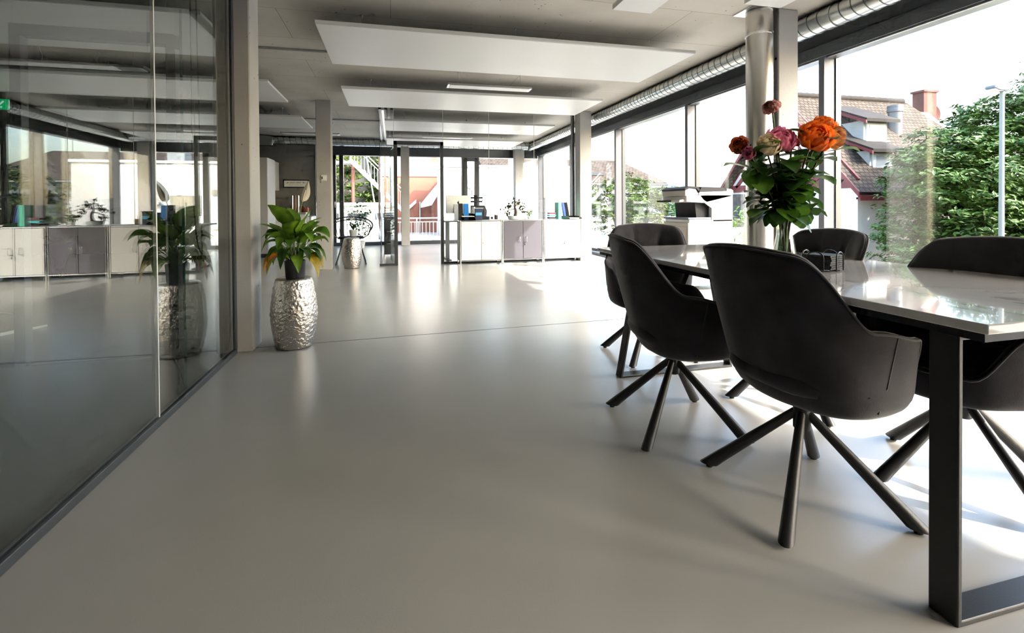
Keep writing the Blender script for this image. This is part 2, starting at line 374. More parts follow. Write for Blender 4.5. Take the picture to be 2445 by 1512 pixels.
part('pane', B(-1.42, -1.175, 3.72, 3.732, .03, ZC-.04), M_GLASS, mg)
part('floor_rail', B(-4.6, -2.33, 3.70, 3.75, 0, .03), M_DARK, mg)
part('ceiling_rail', B(-4.6, -1.175, 3.70, 3.75, ZC-.04, ZC), M_DARK, mg)
dl = thing('glass_door', 'open frameless glass door leaf inside the left glass wall', 'door', (-1.42, 3.66, 0), atan2(3.0-3.66, -1.12+1.42))
part('pane', B(.01, .725, -.005, .005, .012, 2.09), M_GLASS, dl)
part('glass_edge', B(.725, .731, -.006, .006, .012, 2.09), M_GEDGE, dl)
part('bottom_seal', B(.01, .725, -.006, .006, .006, .014), M_GEDGE, dl)
h = part('handle', MB().tube([(.66, -.006, .98), (.66, -.05, .98), (.54, -.05, .98)], .01), M_ALU, dl, smooth=60)
part('lock_case', B(.60, .70, -.014, .014, .90, 1.06), M_ALU, dl, bevel=.004)

# ------------------------------------------------------------------ rear glass office
YP = 8.42
og = sgroup('wall_glass_office', 'glass partition with dark framed doorway behind the cabinets')
part('floor_rail', B(-.21, .03, YP-.02, YP+.03, 0, .035), M_DARK, og)
part('floor_rail', B(.855, 3.29, YP-.02, YP+.03, 0, .035), M_DARK, og)
part('ceiling_rail', B(-.21, 3.29, YP-.02, YP+.03, ZC-.03, ZC), M_DARK, og)
part('door_jamb', B(.025, .085, YP-.03, YP+.05, 0, 2.125), M_DARK, og, bevel=.003)
part('door_jamb', B(.815, .868, YP-.03, YP+.05, 0, 2.125), M_DARK, og, bevel=.003)
part('door_lintel', B(.025, .868, YP-.03, YP+.05, 2.06, 2.125), M_DARK, og, bevel=.003)
part('end_post', B(3.255, 3.292, YP-.05, YP+.04, 0, ZC), M_DARK, og)
for x0, x1, z0 in ((-.20, .025, .035), (.03, .86, 2.125), (.868, 1.68, .035), (1.686, 2.52, .035), (2.526, 3.255, .035)):
    part('pane', B(x0, x1, YP, YP+.012, z0, ZC-.03), M_GLASS, og)
    part('joint_strip', B(x1, x1+.006, YP, YP+.012, z0, ZC-.03), M_WHITE, og)
so = sgroup('wall_glass_side', 'glass side partition of the rear office with ceiling tracks')
part('pane', B(-.206, -.194, YP+.02, 10.6, .035, ZC-.05), M_GLASS, so)
part('pane', B(-.206, -.194, 10.61, 12.95, .035, ZC-.05), M_GLASS, so)
part('floor_rail', B(-.22, -.18, YP, 12.95, 0, .035), M_DARK, so)
for k, (dx, m_) in enumerate(((-.22, M_DARK), (-.17, M_ALU), (-.12, M_DARK), (-.07, M_ALU), (-.02, M_DARK))):
    part('ceiling_track', B(dx, dx+.045, YP+.01, 12.9, ZC-.06-.012*(k % 2), ZC), m_, so)
dr = thing('glass_door', 'open glass door leaf with lever handle in the rear office doorway', 'door', (.055, YP+.06, 0), radians(97))
part('pane', B(.01, .74, -.005, .005, .012, 2.05), M_GLASS, dr)
part('glass_edge', B(.74, .745, -.006, .006, .012, 2.05), M_GEDGE, dr)
part('lock_case', B(.62, .74, -.016, .016, .93, 1.07), M_ALU, dr, bevel=.004)
part('handle', MB().tube([(.67, -.01, 1.0), (.67, -.06, 1.0), (.54, -.06, 1.0)], .011), M_ALU, dr, smooth=60)

# ------------------------------------------------------------------ ceiling panels, lamps, ducts
def ceiling_panel(x0, x1, y0, y1, label, nh=3):
    t = thing('ceiling_panel', label, 'ceiling panel', (x0, y0, 2.5), 0, 'white acoustic panels hung under the ceiling')
    W, D = x1-x0, y1-y0
    part('board', B(0, W, 0, D, 0, .028), M_PANEL, t, bevel=.004)
    part('edge_profile', B(-.001, W+.001, -.006, .006, .006, .034), M_WHITE, t, bevel=.002)
    for k in range(nh):
        for yy in (.29, D-.29):
            x = .35+(W-.7)*k/(nh-1)
            c = part('hanger', MB().tube([(x, yy, .03), (x, yy, ZC-2.5)], .0018, 5), M_ALU, t)
            part('hanger_anchor', MB().lathe([(.012, 0), (.012, .018), (.004, .03)][::-1] and [(.004, -.03), (.012, -.018), (.012, 0)], 10, (x, yy, ZC-2.5)), M_ALU, c)
    return t
ceiling_panel(-.60, 2.94, 4.20, 5.33, 'large white ceiling panel nearest the viewpoint, above the floor joint')
ceiling_panel(-.615, 2.955, 6.40, 7.50, 'white ceiling panel just behind the hanging strip lamp')
ceiling_panel(-.12, 3.0, 8.62, 9.75, 'white ceiling panel just inside the rear glass office')
ceiling_panel(-.12, 3.0, 10.85, 11.95, 'white ceiling panel furthest back inside the glass office')
ceiling_panel(-4.97, -1.43, 4.20, 5.33, 'white ceiling panel behind the meeting room glass')
ceiling_panel(-4.97, -1.43, 6.28, 7.42, 'white ceiling panel left of the switch column, nearer one')
ceiling_panel(-4.97, -1.46, 8.62, 9.80, 'white ceiling panel in front of the kitchen duct')
def strip_lamp(x0, x1, y, label):
    t = thing('strip_lamp', label, 'lamp', (x0, y, 2.465), 0, 'hanging strip lamps')
    W = x1-x0
    part('housing', MB().prism([(-.09, .0), (.09, .0), (.09, .012), (.05, .03), (-.05, .03), (-.09, .012)], 'x', 0, W), M_ALU, t)
    part('diffuser', B(.03, W-.03, -.075, .075, -.004, .002), M_LAMP, t)
    for x in (.13, W-.13):
        c = part('suspension_wire', MB().tube([(x, 0, .03), (x, 0, ZC-2.465)], .002, 5), M_ALU, t)
        part('ceiling_rose', MB().lathe([(.004, -.03), (.018, -.012), (.018, 0)], 12, (x, 0, ZC-2.465)), M_ALU, c)
    part('power_cable', MB().tube(bez((.16, 0, .03), (.20, 0, .06), (.16, .01, .14), 5)+[(.15, .01, ZC-2.465)], .0035, 5), M_WHITE, t)
    return t
strip_lamp(.66, 1.71, 5.86, 'white strip lamp hanging between the two front ceiling panels')
strip_lamp(.62, 1.68, 10.28, 'white strip lamp hanging inside the rear glass office')
strip_lamp(-2.12, -1.02, 10.28, 'white strip lamp hanging in front of the kitchen wall')
strip_lamp(-3.6, -2.5, 5.86, 'white strip lamp hanging behind the meeting room glass')
def box_lamp(x0, x1, y1, label):
    t = thing('box_lamp', label, 'lamp', (x0, y1-1.2, 2.6), 0, 'white box lamps over the table')
    part('casing', B(0, x1-x0, 0, 1.2, 0, .045), M_WHITE, t, bevel=.004)
    part('mounting_bracket', B(.04, x1-x0-.04, .1, .16, .045, ZC-2.6), M_ALU, t); part('mounting_bracket', B(.04, x1-x0-.04, 1.0, 1.06, .045, ZC-2.6), M_ALU, t)
box_lamp(1.76, 2.11, 3.62, 'white box lamp at the top edge left of the steel pipe')
box_lamp(2.74, 3.09, 3.28, 'white box lamp at the top edge above the concrete column')
def conduit(name, pts, r, label, m_=None):
    t = tag(part(name, MB().tube(pts, r, 8), m_ or M_ALU, smooth=60), label, 'conduit'); return t
conduit('conduit_pipe', [(-8, 5.6, 2.70), (-.62, 5.6, 2.70)], .012, 'thin metal conduit on the ceiling beside the large panel')
conduit('conduit_pipe', [(-5, 9.87, 2.70), (-.22, 9.87, 2.70)], .012, 'thin metal conduit on the ceiling behind the switch column')
def spiral_duct(name, label, p0, p1, r, pitch=.105):
    t = thing(name, label, 'duct', p0)
    d = Vector(p1)-Vector(p0); L_ = d.length; u = d.normalized()
    q = Vector((0, 0, 1)).rotation_difference(u).to_matrix()
    part('tube', MB().lathe([(r, 0), (r, L_)], 40), M_GALV, t, smooth=60, rot=q.to_euler())
    n = int(L_/pitch); mb = MB(); st = 26
    path = [(r*cos(2*pi*k/st), r*sin(2*pi*k/st), pitch*k/st) for k in range(n*st)]
    rows = []
    for dr, dz in ((-.001, -.0055), (.003, -.0035), (.003, .0035), (-.001, .0055)):
        rows.append([(a[0]*(1+dr/r), a[1]*(1+dr/r), a[2]+dz) for a in path])
    mb.grid(rows); part('spiral_seam', mb, M_SEAM, t, smooth=60, rot=q.to_euler())
    k = 0; z = .9
    me = MB().lathe([(r+.001, -.03), (r+.005, -.028), (r+.005, .028), (r+.001, .03)], 40, (0, 0, 0), False).mesh('coupling', 50)
    while z < L_:
        part('coupling', me, M_GALV, t, loc=tuple(u*z), rot=q.to_euler()); z += 2.9
    z = 1.6
    while z < L_:
        p = u*z; part('hanger', MB().tube([p+Vector((0, 0, r)), p+Vector((0, 0, ZC-p0[2]))], .004, 6), M_BLACK, t)
        part('clamp', me, M_BLACK, t, loc=tuple(p), rot=q.to_euler()).scale = (1.01, 1.01, .35); z += 2.9
    return t
spiral_duct('spiral_duct', 'long spiral ventilation duct under the ceiling along the right windows', (3.68, -4.1, 2.607), (3.68, 12.7, 2.607), .095)
spiral_duct('spiral_duct', 'spiral ventilation duct crossing above the far windows and kitchen wall', (-2.72, 12.48, 2.605), (3.55, 12.48, 2.605), .095, .13)
tag(part('duct_plenum', B(-3.3, -2.72, 12.3, 12.6, 2.47, 2.7), M_GALV, bevel=.006), 'galvanised box at the left end of the far duct', 'duct')
conduit('down_pipe', [(-1.83, 12.55, 0), (-1.83, 12.55, ZC)], .022, 'thin grey vertical pipe at the edge of the kitchen wall', M_MULL)
t = thing('steel_pipe', 'big stainless vertical pipe in front of the concrete column', 'pipe', (3.168, 3.60, 0))
part('tube', MB().lathe([(.112, 0), (.112, ZC-.015)], 48), M_STEEL, t, smooth=60)
part('band', MB().lathe([(.112, 2.485), (.1175, 2.487), (.1175, 2.503), (.112, 2.505)], 48, (0, 0, 0), False), M_CHROME, t, smooth=40)
part('ceiling_plate', B(-.16, .13, -.13, .14, ZC-.012, ZC), M_ALU, t)
part('bolt', MB().lathe([(.012, 0), (.012, .02)], 8), M_BLACKG, t, loc=(.115, -.06, 2.28), rot=(0, radians(90), 0))
t = thing('wall_switch', 'white square switch on the far left concrete column', 'switch', (-1.06, 8.155, 1.47))
part('plate', B(-.042, .042, -.012, 0, -.047, .047), M_WHITE, t, bevel=.003); part('rocker', B(-.026, .026, -.017, -.01, -.03, .03), M_PAPER, t, bevel=.003); part('display', B(-.03, -.016, -.0185, -.016, -.02, .02), M_PRINTD, t)

# ------------------------------------------------------------------ table
t = thing('dining_table', 'long table with pale marble top and black steel frame legs', 'table', (0, 0, 0))
part('tabletop', B(1.25, 2.17, .755, 2.80, .712, .735), M_MARBLE, t, bevel=.003)
part('underframe', B(1.262, 2.158, .768, 2.787, .692, .711), M_BLACKG, t)
def leg_frame(y, xa, xb, slant):
    g = MB(); T = .014; Wd = .065; s = slant
    pts_o = [(xa, 0), (xb, 0), (xb-s, .692), (xa+s, .692)]; pts_i = [(xa+T+s*.02, T), (xb-T-s*.02, T), (xb-s-T, .692-T), (xa+s+T, .692-T)]
    V = [(p[0], yy, p[1]) for yy in (y, y+Wd) for p in pts_o+pts_i]
    F = []
    for k in range(4):
        j = (k+1) % 4
        F += [(k, j, 4+j, 4+k)[::1], (8+k, 12+k, 12+j, 8+j), (k, 8+k, 8+j, j), (4+k, 4+j, 12+j, 12+k)]
    g.add(V, F); return g
part('leg_frame', leg_frame(.828, 1.278, 2.06, .0), M_BLACK, t, bevel=.003)
part('leg_frame', leg_frame(2.52, 1.268, 2.02, .13), M_BLACK, t, bevel=.003)
part('screw_cap', MB().lathe([(.012, -.008), (.014, 0)], 10, (1.31, .80, .692)), M_BLACKG, t)

# ------------------------------------------------------------------ upholstered swivel chairs
def sm(a, b, x):
    x = min(1, max(0, (x-a)/(b-a))); return x*x*(3-2*x)
def chair_fn():
    def R(ps):
        c, s = abs(cos(ps)), abs(sin(ps)); a = .275 if cos(ps) > 0 else .31
        return ((c/a)**2.7+(s/.295)**2.7)**(-1/2.7)
    def Hh(ps):
        d = abs(math.degrees(ps))
        z = .868-.016*(d/40)**2 if d < 40 else .852
        z += (.632-.852)*sm(38, 84, d); z += (.592-.632)*sm(84, 128, d); z += (.455-.592)*sm(126, 150, d)
        return z
    def taper(ps):
        d = abs(math.degrees(ps)); k = .30*(1-sm(30, 95, d))+.10; return k*(1-sm(120, 165, d))+.03
    def pt(ps, rho, z):
        k = taper(ps); q = max(0, (z-.345)/.525); f = 1-k+k*min(1.15, 1.04*(1-(1-min(1, q))**1.25))
        r = R(ps)*rho*f; return Vector((-cos(ps)*r, sin(ps)*r, z))
    return R, Hh, taper, pt
CR, CH, CT, CP = chair_fn()
NA = 96
def chair_outer():
    rows = []; zb = .35
    ang = [2*pi*i/NA-pi for i in range(NA)]
    for rho, s in ((.02, 0), (.45, .0), (.72, .002), (.84, .012), (.91, .04), (.96, .09), (.985, .17), (1, .30), (1, .46), (1, .6), (1, .72), (1, .82), (1, .90), (1, .955), (.995, .985), (.978, 1.0)):
        rows.append([CP(a, rho, zb+(CH(a)-zb)*s) for a in ang])
    mb = MB().grid(rows, True); mb.f.append(tuple(range(NA))[::-1]); return mb
def chair_inner():
    rows = []; ang = [2*pi*i/NA-pi for i in range(NA)]
    btn = ((.38, .665), (-.38, .665))
    for rho, q in ((.978, 0), (.95, -.01), (.92, .01), (.895, .05), (.87, .12), (.85, .22), (.835, .34), (.82, .48), (.805, .62), (.79, .76), (.775, .9), (.74, 1.0)):
        row = []
        for a in ang:
            h_ = CH(a); z = h_-(h_-.425)*q
            rr = rho
            if q > .02:
                puff = .035*sin(pi*min(1, q*1.15))*(1-sm(50, 80, abs(math.degrees(a)))); rr -= puff
                for ba, bz in btn:
                    dd = ((a-ba)*.26)**2+(z-bz)**2; rr += .20*math.exp(-dd/.0010)+.07*math.exp(-((a-ba-.25*(z-bz))*.26)**2/.00012)*sm(-.04, .06, z-bz)*math.exp(-((z-bz)/.14)**2)
            row.append(CP(a, min(rr, .97), z))
        rows.append(row)
    mb = MB().grid(rows, True); mb.f = [tuple(reversed(q)) for q in mb.f]; n0 = (len(rows)-1)*NA; mb.f.append(tuple(n0+i for i in range(NA))); return mb
def cushion():
    rows = []
    for rho, z in ((.3, .40), (.70, .40), (.80, .415), (.84, .44), (.82, .463), (.76, .478), (.6, .487), (.3, .492), (.02, .493)):
        row = []
        for i in range(48):
            a = 2*pi*i/48-pi; c, s = abs(cos(a)), abs(sin(a)); r = ((c/.27)**3+(s/.27)**3)**(-1/3)*rho; row.append((-cos(a)*r+.035, sin(a)*r, z))
        rows.append(row)
    mb = MB().grid(rows, True); mb.f.append(tuple(range(48))[::-1]); mb.f.append(tuple(8*48+i for i in range(48))); return mb
ME_CO = chair_outer().mesh('shell', 180); ME_CI = chair_inner().mesh('lining', 180); ME_CC = cushion().mesh('seat_cushion', 180)
ME_CP = MB().tube([CP(2*pi*i/120-pi, 1.002, CH(2*pi*i/120-pi)-.006) for i in range(120)], .0036, 6, True).mesh('piping', 180)
def side_seam(sg): return [CP(sg*radians(92+8*k/12), 1.001 if k > 3 else .975, .335+(CH(radians(100))-.335)*(.17+.83*k/12)) for k in range(0, 13)]
ME_SS = [MB().tube(side_seam(s), .0022, 5).mesh('side_seam', 180) for s in (1, -1)]
ME_COL = MB().lathe([(.024, .232), (.027, .236), (.027, .315), (.033, .32), (.033, .352)], 24).mesh('pedestal', 40)
def leg_mesh():
    p0, p1 = Vector((.018, 0, .288)), Vector((.315, 0, .004)); rows = []
    d = (p1-p0).normalized(); up = Vector((0, 1, 0)).cross(d); sd = Vector((0, 1, 0)); n = 14
    for k, tt in enumerate((0, .08, .3, .6, .85, 1.0)):
        r = .0135+.0085*tt; c = p0.lerp(p1, tt); row = []
        for i in range(n):
            a = 2*pi*i/n; p = c+up*cos(a)*r*1.05+sd*sin(a)*r
            if k == 5: p = p+d*((.012-p.z)/d.z)
            row.append(p)
        rows.append(row)
    mb = MB().grid(rows, True); mb.f.append(tuple(range(n))[::-1]); mb.f.append(tuple(5*n+i for i in range(n))); return mb
ME_LEG = leg_mesh().mesh('leg', 40); ME_GL = MB().lathe([(.012, 0), (.012, .013)], 10).mesh('glide')
ME_BTN = MB().ball((0, 0, 0), .008, 10, 6, (1, 1, .6)).mesh('button', 180)
def make_chair(x, y, face, legrot, label):
    t = thing('swivel_chair', label, 'chair', (x, y, 0), radians(face), 'charcoal velvet chairs around the marble table')
    part('shell', ME_CO, M_FABRIC, t); part('lining', ME_CI, M_FABRIC, t); part('seat_cushion', ME_CC, M_FABRIC, t)
    part('piping', ME_CP, M_FABSEAM, t)
    for m_ in ME_SS: part('side_seam', m_, M_FABSEAM, t)
    for s in (.38, -.38):
        p = CP(s, .93, .665); part('button', ME_BTN, M_FABSEAM, t, loc=tuple(p), rot=(0, radians(90), -s))
    part('pedestal', ME_COL, M_BLACK, t)
    for k in range(4):
        a = radians(legrot-face+90*k)
        l = part('leg', ME_LEG, M_BLACK, t, rot=(0, 0, a)); part('glide', ME_GL, M_RUBBER, l, loc=(.305, 0, 0))
    return t
make_chair(1.353, 1.344, 2, 37.5, 'dark velvet chair in front, its back to the viewpoint, nearest the table leg')
make_chair(1.238, 1.939, -14, 38, 'dark velvet chair on the left side of the table, further back')
make_chair(1.65, 2.88, -117, 43, 'dark velvet chair at the far end of the table')
make_chair(1.985, 2.03, 176, 73, 'dark velvet chair behind the coaster holder across the table')
make_chair(1.98, 1.27, 186, 77, 'dark velvet chair cut off by the right edge of the picture')

# ------------------------------------------------------------------ coaster holder on the table
t = thing('coaster_holder', 'black wire rack that holds slate coasters on the marble table', 'coaster rack', (1.665, 1.555, .735), radians(20))
loopp = [(-.03, 0, .004), (-.03, 0, .055)]+[(-.03*cos(a), 0, .055+.022*sin(a)) for a in [pi*k/8 for k in range(1, 8)]]+[(.03, 0, .055), (.03, 0, .004)]
me = MB().tube(loopp, .0026, 7).mesh('wire_loop', 60)
for k in range(4):
    a = pi/2*k; part('wire_loop', me, M_BLACKG, t, loc=(.062*sin(a), -.062*cos(a), 0), rot=(0, 0, a))
part('base_wire', MB().tube([(-.062, 0, .004), (.062, 0, .004)], .0026, 6).tube([(0, -.062, .004), (0, .062, .004)], .0026, 6), M_BLACKG, t)
M_SLATE = mat('slate', (.03, .031, .034), .6, var=.4, vscale=60, bump=.5, bscale=120)
for k in range(7):
    mb = MB(); pts = []
    random.seed(100+k)
    for i in range(28):
        s = i % 7; e = i//7; q = -.052+.104*s/7; j = random.uniform(-.002, .001)
        pts.append([(q, -.052-j), (.052+j, q), (-q, .052+j), (-.052-j, -q)][e])
    mb.prism(pts, 'z', 0, .0068)
    o = tag(part('slate_coaster', mb, M_SLATE, loc=(1.665, 1.555, .7435+k*.0082), rot=(0, 0, radians(20+random.uniform(-2, 2)))),
            'square dark slate coaster, %s of the stack in the wire rack' % ('topmost', 'second from the top', 'third from the top', 'fourth from the top', 'third from the bottom', 'second from the bottom', 'lowest')[6-k], 'coaster', 'slate coasters in the rack')

# ------------------------------------------------------------------ vase and roses
VX, VY, VZ = 1.787, 1.874, .735
t = thing('glass_vase', 'clear glass vase with water that holds the roses', 'vase', (VX, VY, VZ))
M_VGLASS = glass('vase_glass', (.93, .96, .95), 1.2)
out = [(.048, .0), (.052, .006), (.05, .03), (.042, .08), (.034, .125), (.033, .15), (.040, .19), (.044, .207)]
part('glass_body', MB().lathe(out+[(r-.0025, z) for r, z in reversed(out[1:])]+[(.047, .008), (.001, .008)], 40, (0, 0, 0), False), M_VGLASS, t, smooth=60)
part('base', MB().lathe([(.001, .001), (.048, .001), (.050, .008), (.001, .0085)], 40), M_VGLASS, t, smooth=40)
part('water', MB().lathe([(.001, .009), (.046, .009), (.0475, .03), (.0395, .08), (.0325, .119), (.001, .119)], 40), glass('vase_water', (.93, .97, .96), .6), t, smooth=60)
def petal_mesh(w_, h_, cup, curl, ruffle, seed):
    rnd = random.Random(seed); rows = []
    ph = rnd.uniform(0, 6)
    for j in range(9):
        v = j/8; row = []
        wd = w_*(.34+.66*sin(pi/2*min(1, v/.55)))*(1-.42*max(0, (v-.6)/.4)**3)
        for i in range(9):
            u = i/8*2-1
            x = u*wd*.5; z = h_*v - (h_*.10*u*u*v)
            y = -cup*w_*(1-u*u)*sin(pi*min(1, v*.85+.1))+curl*h_*max(0, v-.6)**1.5*2.2+ruffle*w_*sin(u*6+ph)*v*v
            row.append((x, y, z))
        rows.append(row)
    return MB().grid(rows).mesh('petal', 180)
def rose(top, rad, m_, lean, label, seed, nleaf, style='open', m2=None):
    rnd = random.Random(seed)
    base = Vector((VX+rnd.uniform(-.026, .026), VY+rnd.uniform(-.026, .026), VZ+.014))
    top = Vector(top)
    t = thing('rose', label, 'rose', (VX, VY, VZ), 0, 'cut roses in the glass vase')
    o = Vector((VX, VY, VZ)); mid = Vector((VX+(top.x-VX)*.16, VY+(top.y-VY)*.16, VZ+.20))
    mid = Vector((VX+max(-.024, min(.024, mid.x-VX)), VY+max(-.024, min(.024, mid.y-VY)), mid.z))
    path = [base-o, base.lerp(mid, .5)-o]+[p-o for p in bez(mid, mid.lerp(top, .5)+Vector((0, 0, .05)), top-Vector(lean).normalized()*rad*.35, 9)]
    part('stem', MB().tube(path, .0042, 7), M_STEM if seed % 2 else mat('dark_rose_stem', (.07, .045, .03), .5), t, smooth=60)
    q = Vector((0, 0, 1)).rotation_difference(Vector(lean).normalized())
    bl = part('bloom', MB().lathe([(rad*.12, -rad*.35), (rad*.30, -rad*.1), (rad*.34, rad*.3), (rad*.2, rad*.62), (rad*.03, rad*.66)], 14), m2 or m_, t, smooth=180, loc=tuple(top-o), rot=q.to_euler())
    if style == 'bud': rings = ((3, .30, .98, 4), (4, .42, 1.02, 8), (4, .54, .95, 16))
    elif style == 'dry': rings = ((4, .30, .9, 6), (5, .46, .95, 20), (6, .62, .9, 38), (5, .74, .75, 70))
    else: rings = ((3, .22, .84, 2), (4, .34, .92, 8), (5, .50, .98, 20), (5, .64, .98, 36), (6, .78, .92, 58))
    for k, (n, rr, hh, tilt) in enumerate(rings):
        me = petal_mesh(rad*(.75+.62*rr+(.3 if style == 'bud' else .12)), rad*(.9*hh+.45), .22 if k < 3 else .17, .10+.14*k if style != 'bud' else .05, .02+.02*k+(.06 if style == 'dry' else 0), seed*10+k)
        if not me.materials: me.materials.append(m_)
        for i in range(n):
            a = 2*pi*i/n+k*.7+rnd.uniform(-.12, .12)
            p = bpy.data.objects.new('petal', me); link(p, bl)
            tl = radians(tilt+rnd.uniform(-5, 5))
            p.location = (sin(a)*rad*rr*.42, -cos(a)*rad*rr*.42, -rad*.32); p.rotation_euler = (tl, 0, a)
    me = blade([(0, 0, 0), (0, .3*rad, -.2*rad), (0, .75*rad, -.15*rad), (0, 1.1*rad, .1*rad)], rad*.14, .1).mesh('sepal', 180)
    for i in range(5): part('sepal', me, M_LEAFD, bl, loc=(0, 0, -rad*.3), rot=(0, 0, i*1.256+.3))
    nleaf = int(nleaf*2.1)
    for i in range(nleaf):
        f = .05+.78*i/max(1, nleaf-1)+rnd.uniform(-.05, .05); kx = min(len(path)-1, max(3, int(2+f*(len(path)-3)))); p = Vector(path[kx])
        if p.z < .20: p = Vector(path[4])
        a = rnd.uniform(0, 2*pi); el = rnd.uniform(-.75, .4); dv = Vector((cos(a)*cos(el), sin(a)*cos(el), sin(el))); ln = rnd.uniform(.075, .125)
        st = p+dv*rnd.uniform(.02, .065)
        lf = blade([p, st, st+dv*ln*.25+Vector((0, 0, .004)), st+dv*ln*.5+Vector((0, 0, .004)), st+dv*ln*.78, st+dv*ln+Vector((0, 0, -.014))], ln*.45, .16,
                   lambda t: (0.03 if t < .12 else sin(pi*(t-.12)/.9)**.7), nx=2)
        part('leaf', lf, M_LEAFD if rnd.random() < .72 else M_LEAF, t, smooth=180)
    return t
M_RO = mat('orange_petals', (.80, .17, .018), .55, var=.22, vscale=30, subsurf=.1); M_RP = mat('pink_petals', (.80, .24, .38), .55, var=.2, vscale=30); M_RC = mat('cream_petals', (.76, .62, .42), .6, var=.12, vscale=30)
M_RD = mat('faded_pink_petals', (.50, .22, .19), .65, var=.3, vscale=40); M_RR = mat('dark_orange_petals', (.62, .13, .05), .55, var=.45, vscale=40); M_RDRY = mat('dried_orange_petals', (.62, .26, .09), .65, var=.45, vscale=45)
M_RRED = mat('scarlet_petals', (.62, .03, .02), .5)
for m_ in (M_RO, M_RP, M_RC, M_RD, M_RR, M_RDRY, M_RRED): translucent(m_, .45)
rose((1.732, 1.893, 1.452), .034, M_RD, (-.5, -.2, .5), 'faded pink rose that stands highest in the bouquet', 1, 9, 'dry')
rose((1.589, 1.927, 1.275), .036, M_RR, (-.8, -.5, .3), 'dark orange rose at the far left of the bouquet', 2, 7)
rose((1.602, 1.890, 1.237), .041, M_RP, (-.5, -.6, -.1), 'small pink rosebud below the dark orange rose', 3, 6, 'bud')
rose((1.664, 1.842, 1.264), .044, M_RC, (-.1, -.8, .4), 'cream rose between the two pink roses', 4, 8)
rose((1.743, 1.857, 1.287), .056, M_RP, (-.1, -.7, .55), 'big pink rose in the middle of the bouquet', 5, 9)
rose((1.861, 1.900, 1.292), .026, M_RRED, (.4, -.3, .8), 'small scarlet rose half hidden behind the big orange rose', 6, 6)
rose((1.875, 1.885, 1.215), .028, M_RC, (.3, -.3, -.4), 'wilted cream rose hanging below the big orange rose', 7, 8, 'bud')
rose((1.880, 1.800, 1.298), .062, M_RO, (-.2, -.75, .45), 'biggest orange rose at the right of the bouquet', 8, 9)
rose((1.973, 1.835, 1.362), .044, M_RO, (.05, -.6, .75), 'smaller orange rose above the biggest one', 9, 8)
rose((1.997, 1.800, 1.308), .044, M_RDRY, (.65, -.5, -.1), 'dried orange rose at the far right of the bouquet', 10, 7, 'dry', M_RR)

# ------------------------------------------------------------------ hammered metal stools
def stool_mesh():
    prof = [(.112, 0), (.119, .004), (.133, .06), (.147, .13), (.155, .20), (.157, .25), (.154, .30), (.146, .37), (.135, .43), (.126, .47), (.121, .487), (.116, .492)]
    P = []
    for i in range(len(prof)-1):
        for k in range(6): a = k/6; P.append((prof[i][0]*(1-a)+prof[i+1][0]*a, prof[i][1]*(1-a)+prof[i+1][1]*a))
    P.append(prof[-1]); n = 128; rows = []
    for r, z in P:
        row = []
        for i in range(n):
            a = 2*pi*i/n; v = Vector((cos(a)*r, sin(a)*r, z))
            d = noise.voronoi(v*34)[0]; am = .0085*min(1, z/.02)*min(1, (.487-z)/.02) if z < .487 else 0
            rr = r+am*(min(.6, d[1]-d[0])-.25)+.0012*noise.noise(v*60); row.append((cos(a)*rr, sin(a)*rr, z))
        rows.append(row)
    mb = MB().grid(rows, True); mb.f.append(tuple(range(n))[::-1]); return mb
ME_ST = stool_mesh().mesh('barrel', 180); ME_STT = MB().lathe([(.001, .4915), (.116, .4915), (.117, .494), (.112, .496), (.001, .496)], 64).mesh('seat_plate', 40)
ME_STB = MB().lathe([(.113, -.0), (.116, .0), (.116, .006), (.113, .006)], 64, (0, 0, 0), False).mesh('foot_ring', 40)
for (x, y, lab) in ((-.695, 3.72, 'hammered silver barrel stool under the potted peace lily'), (-.655, 8.25, 'hammered silver barrel stool in front of the black wire chair')):
    t = thing('barrel_stool', lab, 'stool', (x, y, 0), 0, 'hammered silver stools')
    part('barrel', ME_ST, M_HAMMER, t); part('seat_plate', ME_STT, M_STEEL, t); part('foot_ring', ME_STB, M_BLACK, t)

# ------------------------------------------------------------------ peace lily
LX, LY, LZ = -.683, 3.712, .496
t = thing('peace_lily', 'green peace lily with one white flower and some yellow leaves', 'potted plant', (LX, LY, LZ))
part('pot', MB().lathe([(.058, 0), (.063, .004), (.070, .12), (.071, .126), (.065, .126), (.064, .105), (.001, .105)], 144, (0, 0, 0), True, .009, 48), mat('ribbed_black_pot', (.035, .036, .042), .5), t, smooth=60)
part('soil', MB().lathe([(.001, .108), (.064, .106), (.064, .100), (.001, .1)], 24), M_SOIL, t)
M_LILY = mat('lily_leaf', (.13, .26, .022), .33, spec=.55)
n_, L_, b_ = nodes_of(M_LILY); tc_ = n_.new('ShaderNodeTexCoord'); no_ = n_.new('ShaderNodeTexNoise'); no_.inputs['Scale'].default_value = 9; L_.new(tc_.outputs['Object'], no_.inputs['Vector'])
rp_ = n_.new('ShaderNodeValToRGB'); rp_.color_ramp.elements[0].position = .35; rp_.color_ramp.elements[1].position = .7; rp_.color_ramp.elements[0].color = (.055, .16, .012, 1); rp_.color_ramp.elements[1].color = (.22, .36, .03, 1)
L_.new(no_.outputs['Fac'], rp_.inputs[0]); L_.new(rp_.outputs[0], b_.inputs['Base Color'])
tr_ = n_.new('ShaderNodeBsdfTranslucent'); L_.new(rp_.outputs[0], tr_.inputs[0]); ms_ = n_.new('ShaderNodeMixShader'); ms_.inputs[0].default_value = .35
L_.new(b_.outputs[0], ms_.inputs[1]); L_.new(tr_.outputs[0], ms_.inputs[2]); L_.new(ms_.outputs[0], n_['Material Output'].inputs[0])
camr = Vector((cos(YAW), -sin(YAW), 0)); camf = Vector((sin(YAW), cos(YAW), 0))
